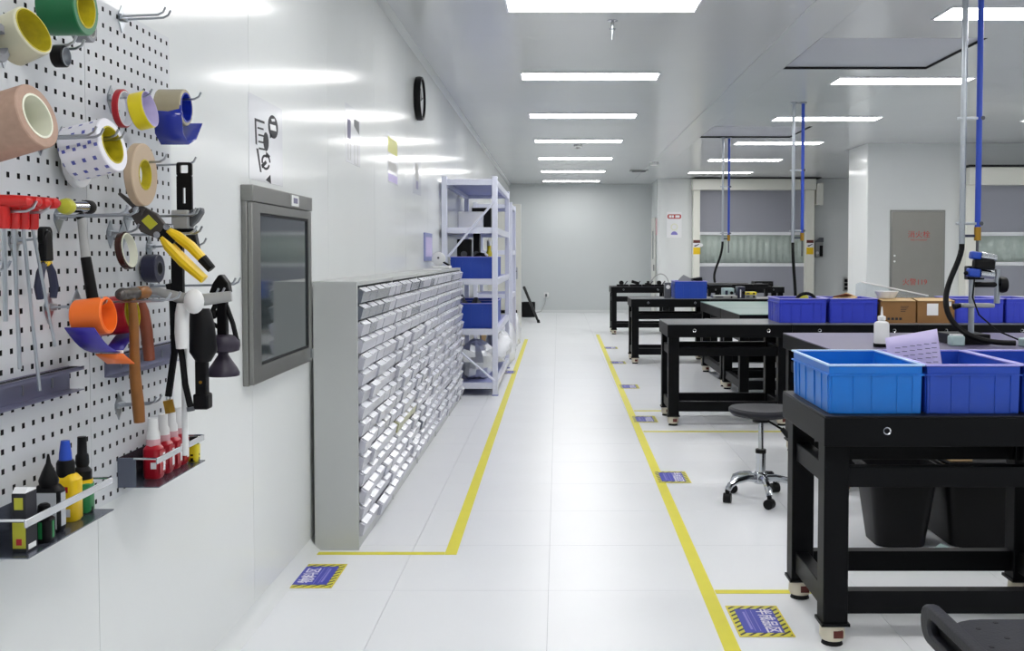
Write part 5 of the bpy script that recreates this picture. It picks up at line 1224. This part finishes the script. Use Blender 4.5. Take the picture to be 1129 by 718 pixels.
# red bottles
for k, (y, lab) in enumerate(((2.492, 'red threadlocker bottle with white cap, nearest of four'), (2.553, 'red threadlocker bottle with white cap, second of four'), (2.607, 'red threadlocker bottle with white cap, third of four'), (2.655, 'red threadlocker bottle with white cap, farthest of four'))):
    hh = 0.086
    t = squeeze('red_bottle', lab, -1.013, y, 0.044, 0.044, hh, 'redp', 'pinkc', [(0.017, -0.006), (0.017, 0.010), (0.015, 0.014)], cat='bottle', group='red bottles on the right shelf', tz=zB)
    build(MB().lathe([(0.0165, 0.098), (0.016, 0.112), (0.0125, 0.120), (0.0115, 0.150)], (-1.013, y, zB), 'Z', 16), 'white_tip', 'whitep', parent=t)
    build(MB().box(-0.9912, -0.9905, y-0.018, y+0.018, zB+0.012, zB+0.07), 'label', 'redp', parent=t)
    build(MB().box(-0.9906, -0.990, y+0.002, y+0.015, zB+0.018, zB+0.062), 'white_print', 'paper', parent=t)
    build(MB().box(-1.012, -0.998, y-0.0227, y-0.0220, zB+0.026, zB+0.042), 'white_print', 'paper', parent=t)
t = squeeze('small_bottle', 'small yellow and black bottle at the far end of the red bottles', -0.985, 2.690, 0.030, 0.030, 0.052, 'yeltape', 'plastic_blk', [(0.013, -0.004), (0.013, 0.012), (0.010, 0.016)], tz=zB)
build(MB().lathe([(0.0156, 0.002), (0.0156, 0.012)], (-0.985, 2.690, zB), 'Z', 18), 'black_band', 'plastic_blk', parent=t)
build(MB().lathe([(0.0156, 0.017), (0.0156, 0.022)], (-0.985, 2.690, zB), 'Z', 18), 'black_stripe', 'plastic_blk', parent=t)

# ================================================================== WALL THINGS
# clock
t = thing('wall_clock', (-1.087, 7.72, 2.49), 'round black rimmed clock high on the left wall', 'clock')
build(MB().lathe([(0.148, 0.0), (0.165, 0.006), (0.168, 0.03), (0.162, 0.052), (0.148, 0.052), (0.146, 0.03)], (WX+0.0005, 7.72, 2.49), 'X', 40), 'rim', 'plastic_blk', parent=t)
build(MB().lathe([(0.147, 0.028), (0.147, 0.034), (0.0001, 0.034)], (WX+0.001, 7.72, 2.49), 'X', 40), 'face', 'clockface', parent=t)
hd = MB().obox((WX+0.037, 7.72, 2.525), (0.002, 0.010, 0.09), (0.5, 0, 0)).obox((WX+0.039, 7.75, 2.49), (0.002, 0.12, 0.008), (0.3, 0, 0))
build(hd, 'hands', 'ink', parent=t)
# posters
X1 = WX+0.0008
def poster(y0, y1, z0, z1, label, m='film'):
    t = thing('wall_poster', (WX, (y0+y1)/2, z0), label, 'poster', 'posters on the left wall')
    build(MB().box(WX+0.0002, WX+0.0012, y0, y1, z0, z1), 'sheet', m, parent=t)
    return t
t = poster(3.535, 3.965, 1.565, 1.868, 'white poster with bold black brush shapes above the pass-through window', 'film')
Z = lambda v: v
def Y_(u): return 3.535+0.43*u
def Zp(v): return 1.868-0.303*v
k_ = MB()
def pr(poly): k_.prism([(Y_(u), Zp(v)) for u, v in poly], 'yz', WX+0.0012, WX+0.0018)
pr([(0.16, 0.27), (0.44, 0.26), (0.44, 0.29), (0.16, 0.30)]); pr([(0.16, 0.29), (0.20, 0.29), (0.22, 0.58), (0.18, 0.57)])
for v, u0 in ((0.36, 0.24), (0.44, 0.26), (0.52, 0.26), (0.60, 0.27)): pr([(u0, v), (u0+0.17, v-0.01), (u0+0.17, v+0.012), (u0, v+0.022)])
pr([(0.48+0.08*math.cos(a), 0.50+0.115*math.sin(a)) for a in [2*PI*i/20 for i in range(20)]])
pr([(0.20, 0.62), (0.25, 0.62), (0.34, 0.89), (0.30, 0.89)])
for (a0, a1, r0) in ((0.3, 2.4, 0.13), (2.8, 5.2, 0.12), (5.4, 6.2, 0.15)):
    o1 = [(0.46+r0*math.cos(a0+(a1-a0)*i/8), 0.75+0.75*r0*math.sin(a0+(a1-a0)*i/8)) for i in range(9)]
    o2 = [(0.46+(r0-0.04)*math.cos(a0+(a1-a0)*i/8), 0.75+0.75*(r0-0.04)*math.sin(a0+(a1-a0)*i/8)) for i in range(9)]
    for i in range(8): pr([o1[i], o1[i+1], o2[i+1], o2[i]])
pr([(0.33, 0.80), (0.46, 0.73), (0.50, 0.76), (0.36, 0.84)]); pr([(0.48, 0.62), (0.60, 0.66), (0.56, 0.70), (0.47, 0.67)])
pr([(0.46, 0.97), (0.60, 0.89), (0.62, 1.0)])
pr([(0.70+0.155*math.cos(a), 0.28+0.145*math.sin(a)) for a in [2*PI*i/24 for i in range(24)]]); pr([(0.60, 0.36), (0.68, 0.40), (0.60, 0.44)])
build(k_, 'black_print', 'ink', parent=t)
k_ = MB()
def pr(poly): k_.prism([(Y_(u), Zp(v)) for u, v in poly], 'yz', WX+0.0018, WX+0.0022)
pr([(0.60, 0.26), (0.78, 0.25), (0.80, 0.32), (0.62, 0.33)]); pr([(0.64, 0.19), (0.74, 0.17), (0.76, 0.20), (0.66, 0.22)])
build(k_, 'white_print', 'paper', parent=t)
t = poster(5.14, 5.52, 1.775, 2.075, 'white poster with a dark strip and a grey picture, second from the camera')
build(MB().box(X1, X1+0.001, 5.19, 5.27, 1.90, 2.00), 'dark_strip', 'ink_grey', parent=t)
build(MB().prism([(5.36, 2.02), (5.49, 2.02), (5.49, 1.95), (5.36, 1.98)], 'yz', X1, X1+0.001), 'grey_picture', 'greyd', parent=t)
build(MB().ring([(5.20, 1.79), (5.27, 1.79), (5.27, 1.88), (5.20, 1.88)], [(5.21, 1.795), (5.26, 1.795), (5.26, 1.875), (5.21, 1.875)], 'yz', X1, X1+0.001).ring([(5.36, 1.78), (5.46, 1.78), (5.46, 1.89), (5.36, 1.89)], [(5.372, 1.786), (5.448, 1.786), (5.448, 1.884), (5.372, 1.884)], 'yz', X1, X1+0.001), 'grey_frames', 'greyp', parent=t)
t = poster(6.40, 6.82, 1.76, 2.08, 'white poster with a lime green square, third from the camera')
build(MB().box(X1, X1+0.001, 6.42, 6.79, 1.955, 2.055), 'green_square', 'lime', parent=t)
build(MB().box(X1, X1+0.001, 6.43, 6.78, 1.84, 1.90), 'grey_band', 'greyp', parent=t)
build(MB().box(X1, X1+0.001, 6.43, 6.79, 1.77, 1.82), 'violet_band', 'paper_lilac', parent=t)
t = poster(7.52, 7.95, 1.76, 2.05, 'white poster with a grey figure shape, farthest of the four')
build(MB().prism([(7.66, 2.00), (7.78, 2.01), (7.82, 1.93), (7.86, 1.87), (7.60, 1.87), (7.64, 1.93)], 'yz', X1, X1+0.001), 'grey_shape', 'greyp', parent=t)
build(MB().box(X1, X1+0.001, 7.68, 7.80, 1.80, 1.86), 'ink_mark', 'ink_grey', parent=t)
# pillar poster
PY = 20.598
t = thing('pillar_poster', (2.38, PY, 1.64), 'white notice with a red title bar on the pillar by the roll-up door', 'notice')
build(MB().box(2.225, 2.53, PY-0.002, PY+0.001, 1.64, 2.17), 'sheet', 'paper', parent=t)
build(MB().prism(rrect(2.24, 2.52, 2.03, 2.12, 0.03), 'xz', PY-0.004, PY-0.002), 'title_bar', 'redtext', parent=t)
build(MB().box(2.27, 2.325, PY-0.006, PY-0.004, 2.05, 2.10).box(2.335, 2.37, PY-0.006, PY-0.004, 2.05, 2.10).box(2.40, 2.49, PY-0.006, PY-0.004, 2.05, 2.10), 'title_blocks', 'paper', parent=t)
build(MB().ring(arc((2.38, 1.86), 0.075, 0, 2*PI, 20)[:-1], arc((2.38, 1.86), 0.05, 0, 2*PI, 20)[:-1], 'xz', PY-0.004, PY-0.002), 'pale_ring', 'core_w', parent=t)
build(MB().prism(arc((2.38, 1.70), 0.07, 0, PI, 12), 'xz', PY-0.004, PY-0.002), 'blue_patch', 'sign_lilac', parent=t)
t = thing('wall_strip_notice', (2.058, 20.98, 1.66), 'narrow pale pink notice on the side wall left of the pillar', 'notice')
build(MB().box(2.052, 2.0598, 20.92, 21.12, 1.70, 2.05), 'sheet', 'pinkc', parent=t)
# control box and switch panel
t = thing('control_box', (5.34, 20.6, 1.24), 'pale control box with a black rotary switch right of the roll-up door', 'control box')
build(MB().box(5.255, 5.405, 20.48, 20.6, 1.24, 1.60), 'body', 'greyp', parent=t, bevel=0.006)
build(MB().box(5.335, 5.40, 20.465, 20.48, 1.26, 1.48), 'front_plate', 'plastic_blk', parent=t)
build(MB().prism([(5.24, 1.55), (5.405, 1.55), (5.405, 1.64), (5.33, 1.64)], 'xz', 20.44, 20.48), 'switch', 'greyd', parent=t)
build(MB().cyl((5.29, 20.46, 1.33), (5.29, 20.48, 1.33), 0.03), 'button', 'whitep', parent=t)
t = thing('switch_panel', (5.91, 20.6, 0.56), 'small grey panel with black switches on the far wall left of the white column', 'switch panel')
build(MB().box(5.85, 5.97, 20.57, 20.6, 0.54, 0.82), 'plate', 'greyp', parent=t, bevel=0.004)
for k in range(3): build(MB().box(5.875, 5.945, 20.555, 20.57, 0.57+0.08*k, 0.63+0.08*k), 'switch', 'plastic_blk', parent=t)
